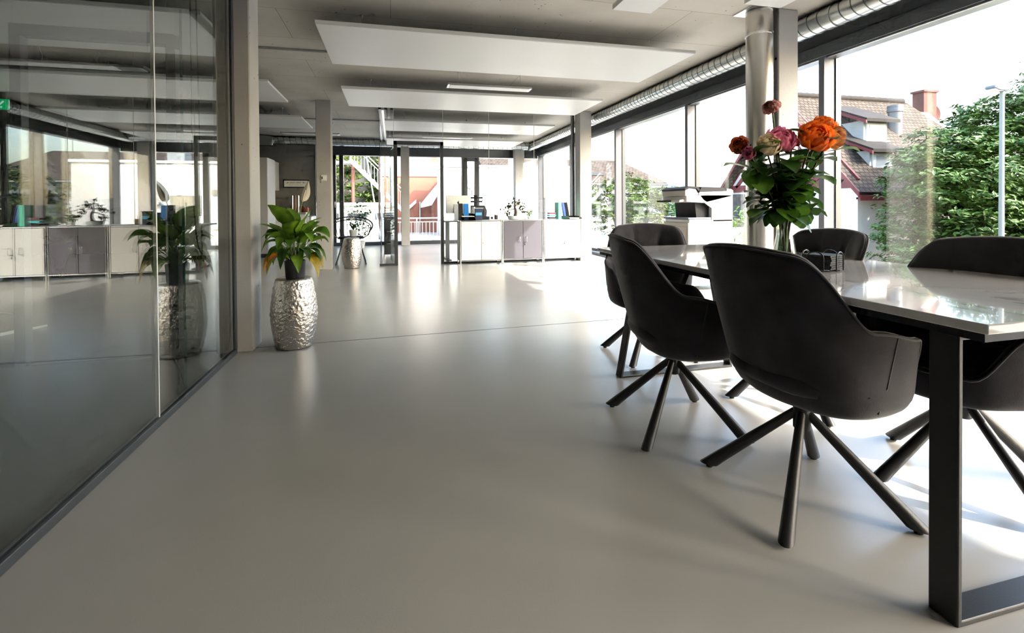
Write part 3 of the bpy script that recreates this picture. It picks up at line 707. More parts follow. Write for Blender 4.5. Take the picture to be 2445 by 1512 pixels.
def lily_leaf(a, reach, rise, droop, wd, ln, m_, lift=0.0, twist=0.0):
    reach *= 1.12; rise *= 1.06; wd *= 1.22; ln *= 1.14
    d = Vector((cos(a), sin(a), 0)); b = Vector((cos(a)*.022, sin(a)*.022, .105))
    k = b+d*reach*.45+Vector((0, 0, rise))                      # end of petiole
    pet = bez(b, b+d*reach*.12+Vector((0, 0, rise*.7)), k, 6)
    dr = (pet[-1]-pet[-2]).normalized()
    e = k+d*ln*.75+Vector((0, 0, lift-droop)); mid = k+dr*ln*.5+d*ln*.12
    bl = bez(k, mid, e, 10)
    nrm = Vector((0, 0, 1)); side = d.cross(Vector((0, 0, 1))); side = Matrix.Rotation(twist, 3, d) @ side
    mb = MB().tube(pet, [.0032-.0012*i/6 for i in range(7)], 6)
    lf = part('leaf', blade(bl, wd, .28, lambda t: max(.03, sin(pi*t**.72))**.85 if t < .995 else .02, side, 3, .05), m_, t, smooth=180)
    part('petiole', mb, M_STEM, lf, smooth=60); return lf
rnd = random.Random(21)
for i in range(12):                                             # upright inner leaves
    a = i*2.4+.5; lily_leaf(a, rnd.uniform(.05, .10), rnd.uniform(.13, .20), rnd.uniform(-.16, -.07), rnd.uniform(.036, .052), rnd.uniform(.14, .20), M_LILY, 0, rnd.uniform(-.6, .6))
for i in range(15):                                             # spreading leaves
    a = i*2.4+1.1; lily_leaf(a, rnd.uniform(.13, .19), rnd.uniform(.13, .19), rnd.uniform(-.02, .07), rnd.uniform(.030, .044), rnd.uniform(.13, .18), M_LILY if rnd.random() < .85 else M_LEAF, 0, rnd.uniform(-.5, .5))
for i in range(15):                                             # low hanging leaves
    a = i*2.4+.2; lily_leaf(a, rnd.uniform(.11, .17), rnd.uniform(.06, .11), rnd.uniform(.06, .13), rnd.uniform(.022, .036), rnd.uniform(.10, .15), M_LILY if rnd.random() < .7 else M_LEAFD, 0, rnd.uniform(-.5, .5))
ca = atan2(-camr.y, -camr.x)
for da, m_, dr in ((.25, M_LEAFY, .10), (-.05, M_LEAFY, .14), (.55, M_LEAFO, .15), (pi-.35, M_LEAFY, .15), (pi-.1, M_LEAFY, .1)):
    lily_leaf(ca+da, .15, .05, dr, .030, .13, m_, 0, .5)
for a, r_, h_, w_ in ((ca+.6, .03, .235, .062), (ca-.9, .03, .215, .055), (ca+2.6, .06, .20, .055)):
    lily_leaf(a, r_, h_, -.17, w_, .16, M_LILY, 0, .9 if a != ca-.9 else -.7)
st = bez((.01, -.005, .11), (.02, 0, .4), tuple(camr*.055+Vector((0, 0, .545))), 10)
fl = part('flower_stem', MB().tube(st, .0032, 7), M_STEM, t, smooth=60)
fp = [Vector(camr*.055+Vector((0, 0, .545)))+Vector((camr.x*.006*k, camr.y*.006*k, .0165*k))+camf*(.012*sin(k*.5)) for k in range(10)]
part('spathe', blade(fp, .029, -.35, lambda t: max(.02, sin(pi*t**.62))**.8, tuple(camr), 3), mat('white_spathe', (.80, .77, .66), .5), fl, smooth=180)
part('spadix', MB().tube([fp[1]-camf*.004, fp[2]-camf*.016, fp[5]-camf*.014], [.004, .0055, .004], 8), mat('pale_spadix', (.72, .52, .40), .7), fl, smooth=60)

# ------------------------------------------------------------------ cabinet row
def handle_mesh(): return MB().tube([(0, 0, -.045), (0, -.028, -.045), (0, -.032, -.041), (0, -.032, .041), (0, -.028, .045), (0, 0, .045)], .0042, 8).mesh('handle', 60)
ME_H = handle_mesh()
def cabinet(x0, x1, dm, label, keys):
    t = thing('cabinet', label, 'cabinet', (x0, 8.02, 0), 0, 'low metal cabinets in a row')
    W = x1-x0; D = .355; H0 = .075; H1 = .752
    part('body', MB().box(.012, W-.012, .022, D-.008, H0+.012, H1-.014), M_WHITE, t)
    part('top_panel', B(.010, W-.010, .010, D-.010, H1-.012, H1+.002), M_WHITE, t)
    for s in (0, 1):
        part('side_panel', B(.004 if s == 0 else W-.014, .014 if s == 0 else W-.004, .02, D-.02, H0+.01, H1-.01), mat('greige_panel', (.52, .51, .47), .45), t)
    me = MB().lathe([(.006, 0), (.0105, .006), (.0105, .02), (.0125, .022), (.0125, H1+.006)], 16).mesh('post', 40)
    for x in (.012, W-.012):
        for y in (.012, D-.012): part('post', me, M_CHROME, t, loc=(x, y, 0))
    for z in (H0, H1-.004):
        mb = MB().tube([(0.012, .012, z), (W-.012, .012, z)], .0095, 12).tube([(0.012, D-.012, z), (W-.012, D-.012, z)], .0095, 12)
        part('rail', MB().tube([(.012, .012, z), (W-.012, .012, z)], .0095, 12), M_CHROME, t, smooth=60); part('rail', MB().tube([(.012, D-.012, z), (W-.012, D-.012, z)], .0095, 12), M_CHROME, t, smooth=60)
        for x in (.012, W-.012): part('rail', MB().tube([(x, .012, z), (x, D-.012, z)], .0095, 12), M_CHROME, t, smooth=60)
    mid = W/2
    for k, (a, b) in enumerate(((.027, mid-.0045), (mid+.0045, W-.027))):
        d = part('door', B(a, b, .0, .020, H0+.014, H1-.018), dm, t, bevel=.002)
        hx = mid-.062 if k == 0 else mid+.062
        part('handle', ME_H, M_CHROME if dm is M_WHITE else M_BLACK, d, loc=(hx, 0, .425), rot=(0, 0, 0))
        if k == 1:
            part('lock', MB().lathe([(.007, 0), (.007, .006)], 12), M_CHROME, d, loc=(mid+.03, 0, .37), rot=(radians(90), 0, 0))
            if keys:
                part('key', B(mid+.026, mid+.034, -.03, -.004, .366, .374), M_BLACKG, d); part('key_fob', MB().ball((mid+.024, -.024, .335), .014, 10, 6, (.6, .35, 1.4)), M_BLACKG, d, smooth=180)
    return t
cabinet(1.092, 1.826, M_WHITE, 'white metal cabinet at the left end of the row beside the doorway', False)
cabinet(1.828, 2.562, M_GREYD, 'grey cabinet with a key in its door in the middle of the row', True)
cabinet(2.564, 3.284, M_WHITE, 'white metal cabinet at the right end of the row beside the column', True)
ZT = .760
def letter_tray(x, y, rz, label, z=ZT, m_=M_PRINTD):
    t = thing('letter_tray', label, 'letter tray', (x, y, z), rz, 'letter trays on the cabinets')
    part('floor', B(-.125, .125, -.165, .165, 0, .004), m_, t); part('side_wall', MB().prism([(-.165, 0), (.165, 0), (.165, .055), (-.08, .05), (-.15, .02)], 'x', -.127, -.122), m_, t); part('side_wall', MB().prism([(-.165, 0), (.165, 0), (.165, .055), (-.08, .05), (-.15, .02)], 'x', .122, .127), m_, t)
    part('back_wall', B(-.127, .127, .161, .166, 0, .055), m_, t)
    return t
letter_tray(1.245, 8.20, 0, 'black letter tray on the left white cabinet, lower one'); letter_tray(1.245, 8.205, 0, 'black letter tray on the left white cabinet, upper one with paper', ZT+.057)
tag(part('paper_stack', B(1.14, 1.35, 8.06, 8.35, ZT+.062, ZT+.074), M_PAPER), 'sheets of white paper in the upper black letter tray', 'paper')
letter_tray(3.16, 8.19, radians(8), 'brownish letter tray with papers beside the concrete column', ZT, mat('smoke_plastic', (.09, .06, .045), .3))
tag(part('paper_stack', B(3.07, 3.25, 8.06, 8.33, ZT+.006, ZT+.024), M_PAPER), 'papers lying in the brownish letter tray', 'paper')
def binder(x, y, w_, d_, h_, m_, label, tilt=0, name='file_box'):
    t = thing(name, label, 'file box', (x, y, ZT), 0, 'upright file boxes on the cabinets'); t.rotation_euler = (0, tilt, 0)
    part('case', MB().prism([(0, 0), (d_, 0), (d_, h_), (d_*.35, h_), (0, h_*.5)], 'x', 0, w_), m_, t, bevel=.002)
    part('paper_block', B(.006, w_-.006, .02, d_-.01, h_*.5-.01, h_*.86), M_PAPER, t)
    return t
binder(1.085+.03, 8.30, .075, .06, .29, M_PRINTD, 'black upright file box behind the letter trays'); binder(1.205, 8.30, .085, .06, .285, M_BLUE, 'bright blue upright file box behind the letter trays')
t = thing('desk_organiser', 'dark blue translucent desk organiser on the left white cabinet', 'organiser', (1.40, 8.29, ZT))
part('drawer_case', B(0, .13, 0, .08, 0, .20), mat('navy_plastic', (.03, .05, .10), .3), t, bevel=.004); part('label_card', B(.01, .12, -.004, 0, .08, .13), M_SKYB, t); part('top_tray', B(-.02, .15, -.005, .085, .20, .212), M_ALU, t)
tag(part('magazine', B(1.62, 1.86, 8.09, 8.26, ZT, ZT+.006), M_PAPER, rot=None), 'white magazine lying near the bonsai bowl', 'magazine')
tag(part('magazine', B(2.27, 2.46, 8.08, 8.22, ZT, ZT+.008), mat('grey_cover', (.5, .52, .55), .5), bevel=.001), 'grey magazine lying right of the bonsai bowl', 'magazine')
# bonsai
t = thing('bonsai', 'small bonsai tree with twisted trunk in a pale bowl', 'potted plant', (2.075, 8.20, ZT))
part('bowl', MB().lathe([(.07, 0), (.098, .012), (.108, .035), (.106, .062), (.100, .066), (.098, .055), (.001, .052)], 40), mat('pale_glazed_bowl', (.52, .58, .60), .25), t, smooth=40)
part('soil', MB().lathe([(.001, .056), (.097, .054), (.097, .05), (.001, .05)], 20), M_SOIL, t)
part('trunk', MB().tube(bez((.02, 0, .05), (.06, 0, .13), (.03, .0, .19), 6)+bez((.03, 0, .19), (.0, 0, .25), (.035, 0, .31), 6)[1:], [.032, .028, .024, .022, .021, .019, .018, .015, .012, .010, .008, .006, .004], 10), M_BARK, t, smooth=180)
rnd = random.Random(5); me = blade([(0, 0, 0), (.0, .012, .002), (0, .028, .002), (0, .050, -.006)], .019, .25).mesh('leaf', 180)
for bx, bz, ln in ((-.20, .20, .5), (-.15, .12, .5), (.19, .24, .4), (.02, .36, .3), (.12, .33, .3), (-.06, .27, .4), (.17, .16, .4), (-.22, .08, .4)):
    p0 = Vector((.025, 0, .17+.1*rnd.random())); p1 = Vector((bx, rnd.uniform(-.06, .06), bz))
    br = part('branch', MB().tube(bez(p0, (p0+p1)*.5+Vector((0, 0, .05)), p1, 6), [.006-.0007*k for k in range(7)], 6), M_BARK, t, smooth=180)
    for k in range(13):
        q = p1.lerp(p0, rnd.uniform(-.05, .45))+Vector((rnd.uniform(-.035, .035), rnd.uniform(-.04, .04), rnd.uniform(-.04, .03)))
        part('leaf', me, mat('bonsai_leaf', (.028, .045, .012), .8, var=.3, vscale=30, spec=.2), br, loc=tuple(q), rot=(rnd.uniform(-1.2, .6), rnd.uniform(-.4, .4), rnd.uniform(0, 6.28)))
def bushy(name, label, x, y, z, r, h, n, m_, pot=None, ls=.035, cat='potted plant', seed=3):
    t = thing(name, label, cat, (x, y, z)); rnd = random.Random(seed); b0 = 0
    if pot:
        part('pot', MB().lathe([(pot*.75, 0), (pot, pot*1.3), (pot*.92, pot*1.3), (pot*.9, pot*1.1), (.001, pot*1.1)], 28), M_WHITE, t, smooth=40); b0 = pot*1.15
    me = blade([(0, 0, 0), (0, ls*.3, .004), (0, ls*.65, .004), (0, ls, -.006)], ls*.34, .25).mesh('leaf', 180)
    for k in range(5):
        a = k*1.256; part('stem', MB().tube(bez((0, 0, b0), (cos(a)*r*.2, sin(a)*r*.2, b0+h*.6), (cos(a)*r*.7, sin(a)*r*.7, b0+h*(.6+.35*rnd.random())), 6), .004, 5), M_STEM, t)
    for k in range(n):
        while True:
            q = Vector((rnd.uniform(-1, 1), rnd.uniform(-1, 1), rnd.uniform(-1, 1)))
            if q.length < 1: break
        o = part('leaf', me, m_, t, loc=(q.x*r, q.y*r, b0+h*.55+q.z*h*.48), rot=(rnd.uniform(-1, .8), rnd.uniform(-.5, .5), rnd.uniform(0, 6.28)))
    return t
bushy('houseplant', 'small light green houseplant beside the bonsai', 2.375, 8.24, ZT, .075, .13, 70, M_LEAF, .035, .032)
t = thing('desk_tray_stack', 'stack of teal and dark trays on the right white cabinet', 'letter tray', (2.74, 8.18, ZT))
for k, m_ in enumerate((M_PRINTD, M_TEAL, mat('maroon_plastic', (.12, .03, .05), .4))): part('tray', MB().prism([(0, 0), (.11, 0), (.12, .03), (-.01, .03)], 'y', 0, .14), m_, t, loc=(0, 0, .005+k*.042))
tag(part('ring_binder', B(2.895, 2.955, 8.16, 8.36, ZT, ZT+.30), M_GREENF, bevel=.003), 'mint green ring binder on the right white cabinet', 'binder')
binder(3.06, 8.30, .045, .06, .30, mat('deep_blue_plastic', (.02, .06, .28), .4), 'dark blue file box leaning by the concrete column', radians(-8)); binder(3.115, 8.30, .05, .06, .30, M_PRINTD, 'black file box leaning by the concrete column', radians(-8))

# ------------------------------------------------------------------ desk, computer and office chair inside the glass office
t = thing('desk', 'white desk behind the cabinets in the glass office', 'desk', (.88, 8.62, 0))
part('desktop', B(0, 1.75, 0, .78, .715, .74), M_WHITE, t, bevel=.003)
for x in (.08, 1.6):
    part('leg', B(x, x+.07, .36, .43, .03, .715), M_WHITE, t, bevel=.004); part('foot', MB().prism([(.05, 0), (.73, 0), (.70, .03), (.08, .03)], 'x', x-.005, x+.075), M_MULL, t)
t = thing('desktop_computer', 'silver all in one computer seen from the back on the desk', 'computer', (1.20, 8.98, .74), radians(4))
part('screen_back', MB().prism([(-.235, .13), (.235, .13), (.235, .465), (-.235, .465)], 'y', -.012, .012), M_ALU, t, bevel=.006)
part('stand', MB().prism([(-.012, .13), (.0, .30), (-.02, .30), (-.09, .01), (-.09, 0), (.09, 0), (.09, .008), (-.03, .01)][::-1], 'x', -.09, .09), M_ALU, t)
g = MB(); lo = [(.030*cos(a)*(.92 if cos(a) > .55 else 1), .033*sin(a)) for a in [2*pi*k/28 for k in range(28)]]
lo = [(x-(.012 if x > .016 and abs(z) < .018 else 0), z-(.004 if abs(x) < .006 and z > 0 else 0)) for x, z in lo]
g.prism([(x*.75, z*.75+.33) for x, z in lo], 'y', -.0145, -.012); g.prism([(0, .358), (.008, .362), (.014, .374), (.004, .370)], 'y', -.0145, -.012)
part('logo', g, M_BLACKG, t)
part('cable', MB().tube([(.02, -.03, .2), (.03, -.09, .1), (.10, -.11, .02), (.22, -.12, .008)], .004, 6), M_WHITE, t, smooth=60)
t = thing('office_chair', 'black mesh office chair behind the desk', 'chair', (1.70, 9.85, 0), radians(-5))
part('seat', MB().prism([(-.24, -.24), (.24, -.24), (.26, .2), (-.26, .2)], 'z', .46, .53), M_BLACK, t, bevel=.02)
part('backrest', MB().tube([(-.20, .24, .62), (-.23, .27, .9), (-.19, .28, 1.0), (.19, .28, 1.0), (.23, .27, .9), (.20, .24, .62)], .016, 8, True), M_BLACK, t, smooth=60)
part('back_mesh', MB().grid([[(x, .245+.03*(z-.62), z) for x in (-.21, -.1, 0, .1, .21)] for z in (.63, .75, .9, 1.0)]), mat('chair_mesh', (.05, .05, .055), .7), t)
part('headrest', MB().tube([(-.14, .27, 1.10), (-.15, .28, 1.18), (.15, .28, 1.18), (.14, .27, 1.10)], .018, 8, True), M_BLACK, t, smooth=60)
part('headrest_post', B(-.035, .035, .27, .30, .95, 1.24), M_BLACK, t)
for s in (-1, 1): part('armrest', MB().tube(bez((s*.29, .1, .52), (s*.36, .1, .80), (s*.30, -.12, .76), 8), .022, 8), M_BLACK, t, smooth=60)
part('gas_lift', MB().lathe([(.03, .08), (.03, .46)], 16), M_CHROME, t)
for k in range(5):
    a = k*1.2566; l = part('leg', MB().tube([(0, 0, .10), (.28*cos(a), .28*sin(a), .07)], [.022, .014], 8), M_BLACK, t, smooth=60); part('castor', MB().ball((.28*cos(a), .28*sin(a), .028), .028, 10, 6), M_RUBBER, l, smooth=180)
t = thing('pen_cup', 'dark pen cup on the desk', 'pen holder', (1.95, 9.10, .74))
part('cup', MB().lathe([(.034, 0), (.036, .09), (.032, .09), (.031, .01), (.001, .01)], 20), M_PRINTD, t)
for k, m_ in enumerate((M_BLACKG, M_ALU, M_PRINTD)): part('pen', MB().tube([(.008*k-.01, 0, .02), (.02*k-.04, .005, .15)], .003, 6), m_, t)
tag(part('desk_phone', MB().prism([(0, 0), (.16, 0), (.15, .03), (.02, .065), (0, .065)], 'x', 1.62, 1.82).add([], []), M_PRINTD, loc=(0, 9.05, .74), bevel=.004), 'dark desk telephone on the desk', 'telephone')
tag(part('loudspeaker', B(1.66, 1.75, 9.28, 9.36, .74, .93), M_PRINTD, bevel=.006), 'small dark speaker standing on the desk', 'speaker')
tag(part('steel_jug', MB().lathe([(.04, 0), (.045, .06), (.035, .2), (.028, .24), (.03, .25)], 24), M_ALU, loc=(1.52, 9.15, .74), smooth=40), 'white metal jug on the desk beside the speaker', 'jug')
for x0, y0, lab in ((-.172, 9.75, 'dark grey filing cabinet seen through the glass side wall'),):
    t = thing('filing_cabinet', lab, 'cabinet', (x0, y0, 0))
    part('body', B(.005, .20, 0, .45, .06, .80), mat('slate_grey_metal', (.06, .065, .075), .4), t, bevel=.003)
    for k in range(3): d = part('drawer', B(.015, .19, -.012, .0, .08+k*.24, .30+k*.24), mat('slate_grey_front', (.075, .08, .09), .4), t, bevel=.002); part('handle', B(.06, .145, -.03, -.012, .27+k*.24, .28+k*.24), M_ALU, d)
    for x in (.02, .185):
        for y in (.02, .42): part('leg', MB().lathe([(.012, 0), (.012, .06)], 10), M_CHROME, t, loc=(x, y, 0))
t = thing('paper_rack', 'dark stacked tray rack standing on the filing cabinet', 'rack', (-.16, 9.80, .80))
for k in range(4): part('shelf', B(0, .18, 0, .3, .02+k*.05, .03+k*.05), M_PRINTD, t)
for x in (0, .17): part('side', B(x, x+.01, 0, .3, 0, .2), M_PRINTD, t)

# ------------------------------------------------------------------ copier by the window
t = thing('copier', 'white multifunction copier by the window behind the table', 'copier', (0, 4.84, 0))
xf, xb = 3.29, 3.885
part('lower_body', B(xf+.012, xb, 0, .50, .06, .83), M_PRINTW, t, bevel=.008)
part('front_panel', B(xf, xf+.014, .004, .496, .06, .79), M_BEIGE, t, bevel=.003)
for k in range(3):
    d = part('paper_drawer', B(xf-.008, xf, .03, .47, .09+k*.105, .185+k*.105), M_BEIGE, t, bevel=.003); part('grip', B(xf-.011, xf-.006, .17, .33, .155+k*.105, .17+k*.105), M_PRINTD, d)
part('front_door', B(xf-.008, xf, .03, .47, .42, .745), M_BEIGE, t, bevel=.004)
part('output_tray', B(xf-.004, xf+.30, -.004, .504, .83, .852), mat('tray_blue_grey', (.12, .14, .18), .3), t, bevel=.004)
part('rear_column', MB().prism([(xf+.30, .80), (xb, .80), (xb, 1.115), (xf+.14, 1.115), (xf+.20, 1.05), (xf+.31, .985)], 'y', 0, .50), M_PRINTW, t, bevel=.006)
part('cavity_shade_block', MB().prism([(xf+.14, .852), (xf+.32, .852), (xf+.32, .97), (xf+.21, 1.03), (xf+.12, 1.05)], 'y', .05, .46), M_PRINTD, t)  # dark solid filling the open output gap, in place of its shade
part('cavity_trim', MB().prism([(xf+.285, .80), (xf+.325, .81), (xf+.33, .97), (xf+.21, 1.045), (xf+.13, 1.06), (xf+.13, 1.045), (xf+.20, 1.03), (xf+.305, .96), (xf+.305, .83)], 'y', -.006, .01), M_BEIGE, t)
part('scanner_bed', MB().prism([(xf-.02, 1.035), (xf+.22, 1.02), (xb, 1.10), (xb, 1.135), (xf-.02, 1.10)], 'y', 0, .5), M_PRINTW, t, bevel=.005)
part('control_panel', MB().prism([(xf-.10, 1.03), (xf-.02, 1.035), (xf+.02, 1.075), (xf-.09, 1.055)], 'y', .03, .47), M_BEIGE, t, bevel=.004)
part('touch_screen', B(xf-.15, xf-.08, .2, .42, 1.035, 1.055), M_PRINTD, t)
part('document_feeder', MB().prism([(xf-.04, 1.10), (xf+.10, 1.10), (xf+.14, 1.12), (xf+.10, 1.18), (xf+.02, 1.19), (xf-.04, 1.165)], 'y', .0, .48), mat('feeder_beige', (.50, .47, .43), .45), t, bevel=.006)
part('feeder_cover', MB().prism([(xf-.04, 1.167), (xf+.02, 1.192), (xf+.11, 1.186), (xf+.16, 1.13), (xf+.19, 1.13), (xf+.13, 1.205), (xf+.01, 1.212), (xf-.045, 1.185)], 'y', -.004, .484), M_PRINTD, t)
part('document_tray', MB().prism([(xf+.14, 1.148), (xb-.09, 1.158), (xb-.13, 1.198), (xf+.17, 1.205)], 'y', -.010, .46), M_PRINTD, t)
part('lid', MB().prism([(xf+.13, 1.118), (xb, 1.130), (xb, 1.165), (xb-.03, 1.182), (xb-.085, 1.185), (xb-.085, 1.157), (xf+.15, 1.147)], 'y', -.006, .49), mat('lid_grey', (.62, .62, .66), .4), t)
part('side_recess', MB().prism([(xf+.15, .52), (xf+.21, .52), (xf+.21, .68), (xf+.14, .68), (xf+.16, .65), (xf+.14, .60)], 'y', -.003, .002), M_BEIGE, t)
part('castor', MB().lathe([(.03, 0), (.03, .06)], 12), M_BLACK, t, loc=(xf+.06, .06, 0)); part('castor', MB().lathe([(.03, 0), (.03, .06)], 12), M_BLACK, t, loc=(xb-.06, .06, 0))

# ------------------------------------------------------------------ wire chair with orchid, tall plant
t = thing('wire_chair', 'round black wire armchair behind the far silver stool', 'chair', (-.72, 8.95, 0), radians(4))
part('seat_pad', MB().lathe([(.001, .455), (.20, .455), (.215, .468), (.20, .482), (.001, .482)], 40), mat('navy_seat_pad', (.02, .025, .045), .7), t, smooth=40)
def arc(r, z, a0, a1, n=24, fx=1, y0=0): return [(r*cos(a0+(a1-a0)*k/n)*fx, r*sin(a0+(a1-a0)*k/n)+y0, z(k/n)) for k in range(n+1)]
part('seat_ring', MB().tube(arc(.215, lambda q: .45, 0, 2*pi, 40)[:-1], .011, 6, True), M_BLACK, t, smooth=60)
part('rim', MB().tube(arc(.37, lambda q: .60+.22*sin(pi*q), radians(-25), radians(205), 36), .012, 7), M_BLACK, t, smooth=60)
part('inner_rim', MB().tube(arc(.34, lambda q: .57+.20*sin(pi*q), radians(-25), radians(205), 36), .009, 6), M_BLACK, t, smooth=60)
for k in range(19):
    a = radians(-25+230*k/18); q = k/18
    part('spoke', MB().tube([(.215*cos(a), .215*sin(a), .45), (.30*cos(a), .30*sin(a), .50), (.37*cos(a), .37*sin(a), .60+.22*sin(pi*q))], .0052, 5), M_BLACK, t, smooth=60)
for sx in (-1, 1):
    for sy in (-1, 1): part('leg', MB().tube([(.12*sx, .12*sy, .45), (.25*sx, .23*sy, .0)], .012, 7), M_BLACK, t, smooth=60)
    part('leg_brace', MB().tube([(.25*sx, -.23, .008), (.25*sx, .23, .008)], .006, 6), M_BLACK, t)
t = thing('orchid', 'white orchid in a ribbed white pot on the wire chair', 'potted plant', (-.68, 8.92, .482))
part('pot', MB().lathe([(.055, 0), (.068, .115), (.062, .115), (.06, .1), (.001, .1)], 80, (0, 0, 0), True, .02, 20), mat('ribbed_white_pot', (.62, .66, .68), .5), t, smooth=40)
rnd = random.Random(9)
for k in range(5):
    a = k*1.3; part('leaf', blade(bez((0, 0, .1), (cos(a)*.06, sin(a)*.06, .25), (cos(a)*.14, sin(a)*.14, .2), 6), .028, .2), M_LEAFD, t, smooth=180)
me = MB(); 
for k in range(5):
    a = k*1.2566; me.grid([[(0, 0, 0), (cos(a-.35)*.02, sin(a-.35)*.02, .004)], [(cos(a+.0)*.035, sin(a)*.035, .002), (cos(a-.2)*.036, sin(a-.2)*.036, .003)], [(cos(a+.35)*.02, sin(a+.35)*.02, .004), (cos(a)*.03, sin(a)*.03, .006)]])
mfl = me.mesh('flower', 180)
for s in (-1, 1):
    pth = bez((0, 0, .1), (s*.02, 0, .45), (s*.10-.02, -.03, .46), 8); sp = part('flower_spike', MB().tube(pth, .003, 6), M_STEM, t)
    for k in range(6): q = Vector(pth[3+k % 6]); part('flower', mfl, M_PAPER, sp, loc=(q.x+rnd.uniform(-.03, .03), q.y-.03, q.z+rnd.uniform(-.02, .03)), rot=(radians(80), rnd.uniform(-.4, .4), rnd.uniform(-.5, .5)))
bushy('ficus', 'tall leafy green plant behind the wire chair at the far window', -.78, 12.25, 0, .30, .98, 190, M_LEAFD, .13, .075, seed=8)

# ------------------------------------------------------------------ kitchen corner
M_KGREY = mat('kitchen_grey', (.52, .53, .54), .4)
t = thing('tall_cabinet', 'tall grey kitchen cabinet left of the framed sign', 'cabinet', (-4.2, 10.45, 0))
part('body', B(0, 1.79, 0, .62, .08, 2.0), M_KGREY, t, bevel=.003); part('door', B(.9, 1.785, -.018, 0, .09, 1.99), M_KGREY, t, bevel=.002); part('door', B(.01, .895, -.018, 0, .09, 1.99), M_KGREY, t, bevel=.002); part('plinth', B(.02, 1.77, .04, .6, 0, .08), M_DARK, t)
t = thing('wall_cabinet', 'light grey wall cabinet beside the tall kitchen cabinet', 'cabinet', (-3.1, 11.3, 1.40))
part('body', B(0, .45, 0, 1.2, 0, .68), M_KGREY, t, bevel=.003); part('door', B(.45, .468, .005, .597, .005, .675), M_KGREY, t, bevel=.002); part('door', B(.45, .468, .603, 1.195, .005, .675), M_KGREY, t, bevel=.002)
t = thing('kitchen_counter', 'white kitchen counter unit under the framed sign', 'cabinet', (-3.0, 11.98, 0))
part('worktop', B(-.02, 1.05, -.02, .62, .845, .885), M_ALU, t, bevel=.003); part('body', B(0, 1.03, .02, .6, .08, .845), M_WHITE, t); part('plinth', B(.02, 1.0, .06, .58, 0, .08), M_DARK, t)
for c in range(2):
    for k in range(4):
        d = part('drawer', B(.01+c*.515, .515+c*.515, 0, .02, .10+k*.185, .275+k*.185), M_WHITE, t, bevel=.002); part('handle', B(.22+c*.515, .34+c*.515, -.02, 0, .235+k*.185, .245+k*.185), M_BLACK, d)
tag(part('waste_bin', MB().lathe([(.11, 0), (.12, .78), (.10, .80), (.001, .80)], 28), M_ALU, loc=(-1.90, 12.25, 0), smooth=40), 'white metal bin at the right end of the kitchen counter', 'bin')
t = thing('framed_sign', 'black framed white sign with lettering on the grey kitchen wall', 'sign', (-2.275, 12.62, 1.58))
fr = MB()
for a in ((-.290, .290, .075, .097), (-.290, .290, -.097, -.075)): fr.box(a[0], a[1], -.022, 0, a[2], a[3])
fr.box(-.290, -.270, -.022, 0, -.075, .075); fr.box(.270, .290, -.022, 0, -.075, .075)
part('frame', fr, M_BLACKG, t); part('sheet', B(-.27, .27, -.008, 0, -.075, .075), M_PAPER, t)
def text(body, size, m_, parent, loc, rot, ext=.0008, align='CENTER'):
    cu = bpy.data.curves.new('lettering', 'FONT'); cu.body = body; cu.size = size; cu.extrude = ext; cu.align_x = align; cu.align_y = 'CENTER'
    tmp = bpy.data.objects.new('lettering_tmp', cu); COL.objects.link(tmp)
    dg = bpy.context.evaluated_depsgraph_get(); me = bpy.data.meshes.new_from_object(tmp.evaluated_get(dg)); bpy.data.objects.remove(tmp)
    me.materials.clear(); me.materials.append(m_)
    o = bpy.data.objects.new('lettering', me); link(o, parent); o.location = loc; o.rotation_euler = rot; return o
text('JESUS CHRIST', .043, M_BLACKG, t, (-.01, -.0095, .025), (radians(90), 0, 0))
om = MB()
for s in (-1, 1):
    om.tube([(s*.155-.01, -.009, .022), (s*.175-.01, -.009, .034), (s*.185-.01, -.009, .014), (s*.205-.01, -.009, .026), (s*.22-.01, -.009, .020)], .0042, 5)
    om.ball((s*.18-.01, -.009, .025), .010, 8, 6, (1, .2, .8))
part('ornament', om, M_BLACKG, t)
for k, (a, b) in enumerate(((-.14, .14), (-.19, .19), (-.17, .17))): part('text_line', B(a, b, -.0092, -.008, -.014-k*.016, -.0115-k*.016), mat('print_grey', (.25, .25, .25), .6), t)
def mug(x, y, z, r, h_, m_, label, name='jar', cat='jar'):
    t = thing(name, label, cat, (x, y, z)); part('body', MB().lathe([(r*.9, 0), (r, .01), (r, h_*.85), (r*.8, h_)], 20), m_, t, smooth=40); part('lid', MB().lathe([(r*.82, h_), (r*.82, h_+.015), (.001, h_+.018)], 20), M_BLACKG, t, smooth=40)
mug(-2.90, 12.3, .885, .05, .06, M_PRINTD, 'dark machine base at the left end of the kitchen counter', 'coffee_grinder', 'coffee grinder'); mug(-2.72, 12.25, .885, .035, .09, M_ALU, 'small silver jar on the kitchen counter'); mug(-2.58, 12.22, .885, .045, .13, mat('tin_print', (.35, .38, .45), .4), 'printed tin on the kitchen counter left of the lily')
mug(-2.06, 12.3, .885, .05, .12, M_RED, 'red tin on the kitchen counter right of the lily', 'tin', 'tin'); mug(-1.97, 12.22, .885, .04, .11, mat('rust_tin', (.35, .12, .07), .4), 'rust coloured tin at the right end of the kitchen counter', 'tin', 'tin')
t = thing('bottle_rack', 'clear tube rack standing on the kitchen counter', 'rack', (-2.25, 12.35, .885))
for k in range(3): part('tube', MB().lathe([(.028, 0), (.028, .40), (.001, .405)], 18), M_CHROME if k != 1 else mat('capsule_mix', (.35, .22, .18), .4), t, loc=(k*.065-.065, 0, 0), smooth=40)
t = thing('kettle', 'black kettle with curved handle on the kitchen counter', 'kettle', (-2.95, 12.42, .885))
